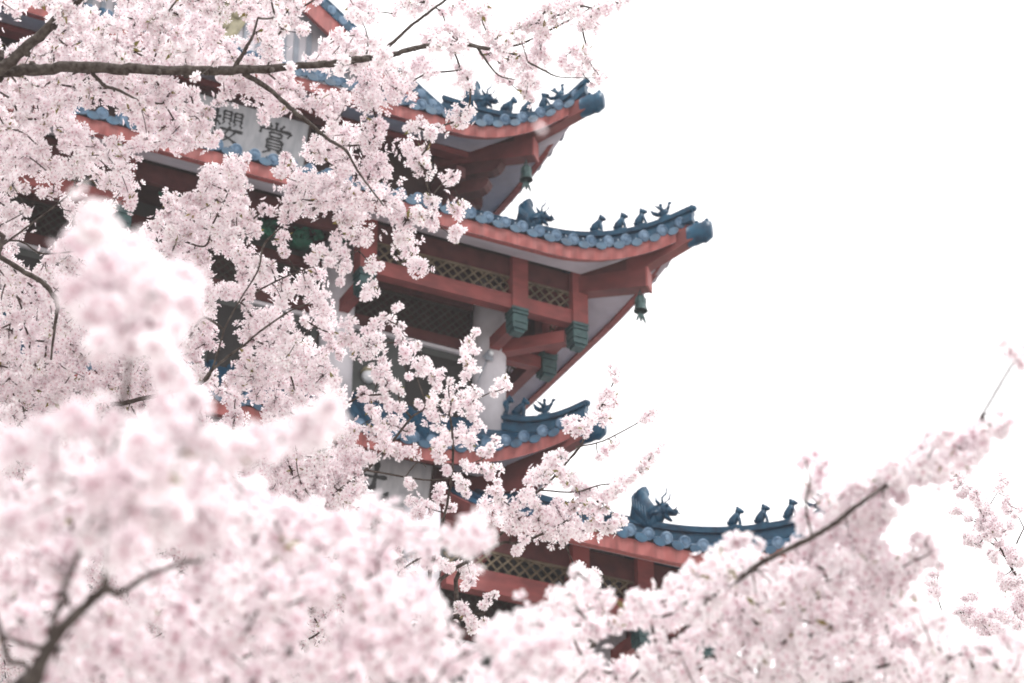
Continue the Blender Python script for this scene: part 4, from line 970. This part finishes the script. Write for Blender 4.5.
# ---- the near tree, out of focus, that fills the lower left
F_POLY = [(-40,474),(40,470),(62,446),(110,424),(150,434),(200,424),(225,444),(235,474),(250,484),(300,512),(350,503),(366,492),(391,512),(430,522),(451,519),(471,506),(489,515),(496,534),(488,550),(467,556),(438,555),(428,575),(440,584),(452,604),(457,626),(472,642),(481,626),(486,614),(495,602),(503,605),(512,600),(520,608),(530,602),(542,608),(550,617),(562,640),(575,720),(-40,720)]
F_HOLES = [[(88,566),(112,560),(114,592),(96,600)], [(172,548),(182,548),(182,575),(174,575)], [(148,620),(160,620),(160,634),(150,634)], [(310,612),(328,612),(322,645),(312,645)], [(404,558),(420,558),(420,570),(406,570)], [(0,645),(12,645),(12,690),(0,690)]]
F_BOUGHS = [(True, line([(10,700,17),(30,680,15),(55,637,12.5),(84,607,11),(105,590,9.5),(121,592,6.5),(150,575,5),(190,560,4)], 3.75)), (False, line([(104,590,9),(107,570,6),(106,556,5),(110,530,4)], 3.75)),
 (True, line([(20,690,7),(8,660,5.5),(2,637,6),(-6,610,5)], 3.8)), (False, line([(48,650,6),(25,644,5),(4,636,4)], 3.8)), (True, line([(30,690,7),(60,680,6),(99,677,5),(150,670,3),(220,640,2),(300,640,1.6)], 4.6)),
 (True, line([(120,720,5),(240,660,3.4),(330,600,2.6),(400,560,2.2),(460,530,1.8),(486,530,1.6)], 4.7)), (True, line([(300,730,4),(420,690,3),(480,650,2.4),(520,625,2),(545,625,1.6)], 4.7))]
N_POLY1 = [(62,240),(80,212),(100,204),(114,212),(118,236),(142,238),(162,252),(188,260),(206,280),(206,308),(194,330),(180,348),(196,372),(208,400),(222,430),(214,470),(232,516),(210,552),(110,556),(40,540),(-30,548),(-30,420),(50,408),(92,398),(104,372),(92,350),(84,310),(58,262)]
N_HOLES = [[(124,372),(148,372),(150,420),(126,420)], [(78,440),(100,440),(100,464),(80,464)], [(10,468),(36,468),(34,502),(10,500)], [(52,492),(80,492),(78,526),(54,526)], [(122,402),(134,402),(132,420),(122,420)]]
N_POLY2 = [(348,386),(346,412),(330,438),(305,455),(290,442),(296,418),(322,394)]
N_POLY3 = [(200,432),(240,424),(288,424),(300,444),(262,470),(204,462)]
nn = dep(fill(F_POLY, F_HOLES, 23, 17, 26, 0.75, 0.5), 4.1, 0.25) + dep(fill(F_POLY, F_HOLES, 26, 20, 28, 0.85, 0.75, 5000), 4.7, 0.2)
nn += dep(fill(N_POLY1, N_HOLES, 21, 19, 31, 0.7, 0.55), 2.9, 0.2) + dep(fill(N_POLY2, [], 16, 13, 19, 0.8, 0.5), 2.8, 0.08) + dep(fill(N_POLY3, [], 22, 18, 26, 0.8, 0.6), 3.0, 0.08)
F_BOUGHS += [(True, line([(20,720,8,.1),(60,600,7,.05),(100,500,6),(120,420,5),(130,330,4.5),(110,260,3.5),(96,220,2.5)], 3.1)), (False, line([(120,430,6),(180,440,5),(250,445,4),(310,432,3.4),(338,398,3)], 3.0))]
cherry_tree('pale blurred cherry tree nearest to the viewer, filling the lower left', [(-1.1, 2.6, 0, .12), (-1.05, 2.6, 1.0, .10), (-0.98, 2.6, 1.8, .085), (-0.9, 2.7, 2.3, .06)], F_BOUGHS, nn, dens=1.2, tw=0.6, leafy=0.08, pmat=M_PETAL_NEAR)

# ---- the slender far tree at the right edge
T_EXPL = [(957,476,3),(954,472,3),(962,482,4),(968,489,4.5),(974,496,4),(1003,481,4.5),(1001,487,3.5),(985,507,5),(979,503,4),(990,514,4),(954,510,4),(967,519,3),(988,530,6),(982,524,5),(972,541,5),(978,541,4),(966,536,3),(995,558,4),(990,552,3),(1009,510,4.5),(1007,504,3.5),(1011,525,4),(1014,516,3),(996,525,6),(1001,532,4),(1018,560,5),(1012,552,4),(937,588,4.5),(936,594,4),(933,575,3),(934,582,3),(972,597,4),(965,615,6),(958,611,4),(970,620,5),(979,620,6),(986,626,5),(1003,615,5),(997,611,4),(1008,619,4),(997,633,7),(1005,636,6),(990,632,5),(974,649,6),(968,654,5),(980,644,4),(958,658,6),(953,652,4),(1019,606,6),(1022,596,5),(1012,582,6),(1006,586,5),(1003,580,4),(1015,559,5),(1006,550,4),(990,532,4),(1020,622,5),(950,668,5),(985,660,5),(1015,645,5)]
T_BOUGHS = [(True, line([(1045,600,3),(1020,580,2.4),(1004,555,2),(994,536,1.8),(982,514,1.5),(968,492,1.1),(953,474,.8)], 16)), (False, line([(984,518,1.1),(990,505,.9),(999,490,.7)], 16)),
 (True, line([(1040,620,3),(1018,590,2),(1012,562,1.8),(1016,545,1.5),(1024,528,1.2)], 16.2)), (True, line([(1050,660,3),(1018,648,2),(995,636,1.6),(975,622,1.2),(960,612,.9)], 16)), (True, line([(1050,690,3),(1000,668,1.8),(976,656,1.3),(958,652,.9)], 15.8)), (True, line([(1000,720,2.5),(955,640,1.5),(940,605,1.1),(934,576,.7)], 15.9))]
cherry_tree('slender far cherry tree whose thin sparse twigs reach in at the right edge', [(3.9, 14.2, 0, .16), (3.95, 14.2, 3.0, .13), (3.85, 14.1, 5.6, .10), (3.7, 14.0, 7.4, .06)], T_BOUGHS, dep([(x, y, r * 1.7) for x, y, r in T_EXPL + [(x + rnd.uniform(-7, 7), y + rnd.uniform(-7, 7), r * .7) for x, y, r in T_EXPL]], 16, 0.25), dens=3.0, tw=1.2, leafy=0.2)

# ---- a loose petal drifting past
pm = MB(); rows = [(0, .1), (.3, .6), (.65, .95), (.9, .85), (1.0, .45)]
pv = [(x * w * 0.0055, math.sin(x * 1.2) * 0.0012 + 0.0022 * (t - .5) ** 2, t * 0.015) for t, w in rows for x in (-1, -.5, 0, .5, 1)]
pm.add(pv, [(i * 5 + j, i * 5 + j + 1, (i + 1) * 5 + j + 1, (i + 1) * 5 + j) for i in range(4) for j in range(4)])
mp_ = bpy.data.materials.new('loose_petal'); mp_.use_nodes = True; mp_.node_tree.nodes['Principled BSDF'].inputs['Base Color'].default_value = (.9, .78, .8, 1)
p = pm.build('loose_petal', mp_); p.location = at(541, 131, 2.6); p.rotation_euler = (-.5, .1, .3)
tag(p, 'single pale petal drifting in the air before the topmost roof corner', 'petal')

# ---- thin spring haze between the trees and the pagoda
hz = MB(); hz.box(-45, 45, -6, 75, -1.2, 41); hazeo = hz.build('haze', [], None)
hm = bpy.data.materials.new('haze_air'); hm.use_nodes = True; hm.node_tree.nodes.clear()
ho = hm.node_tree.nodes.new('ShaderNodeOutputMaterial'); hv = hm.node_tree.nodes.new('ShaderNodeVolumePrincipled')
hv.inputs['Color'].default_value = (0.95, 0.93, 0.95, 1); hv.inputs['Density'].default_value = 0.0005; hv.inputs['Anisotropy'].default_value = 0.0
hm.node_tree.links.new(hv.outputs[0], ho.inputs['Volume']); hazeo.data.materials.append(hm)
tag(hazeo, kind='stuff')
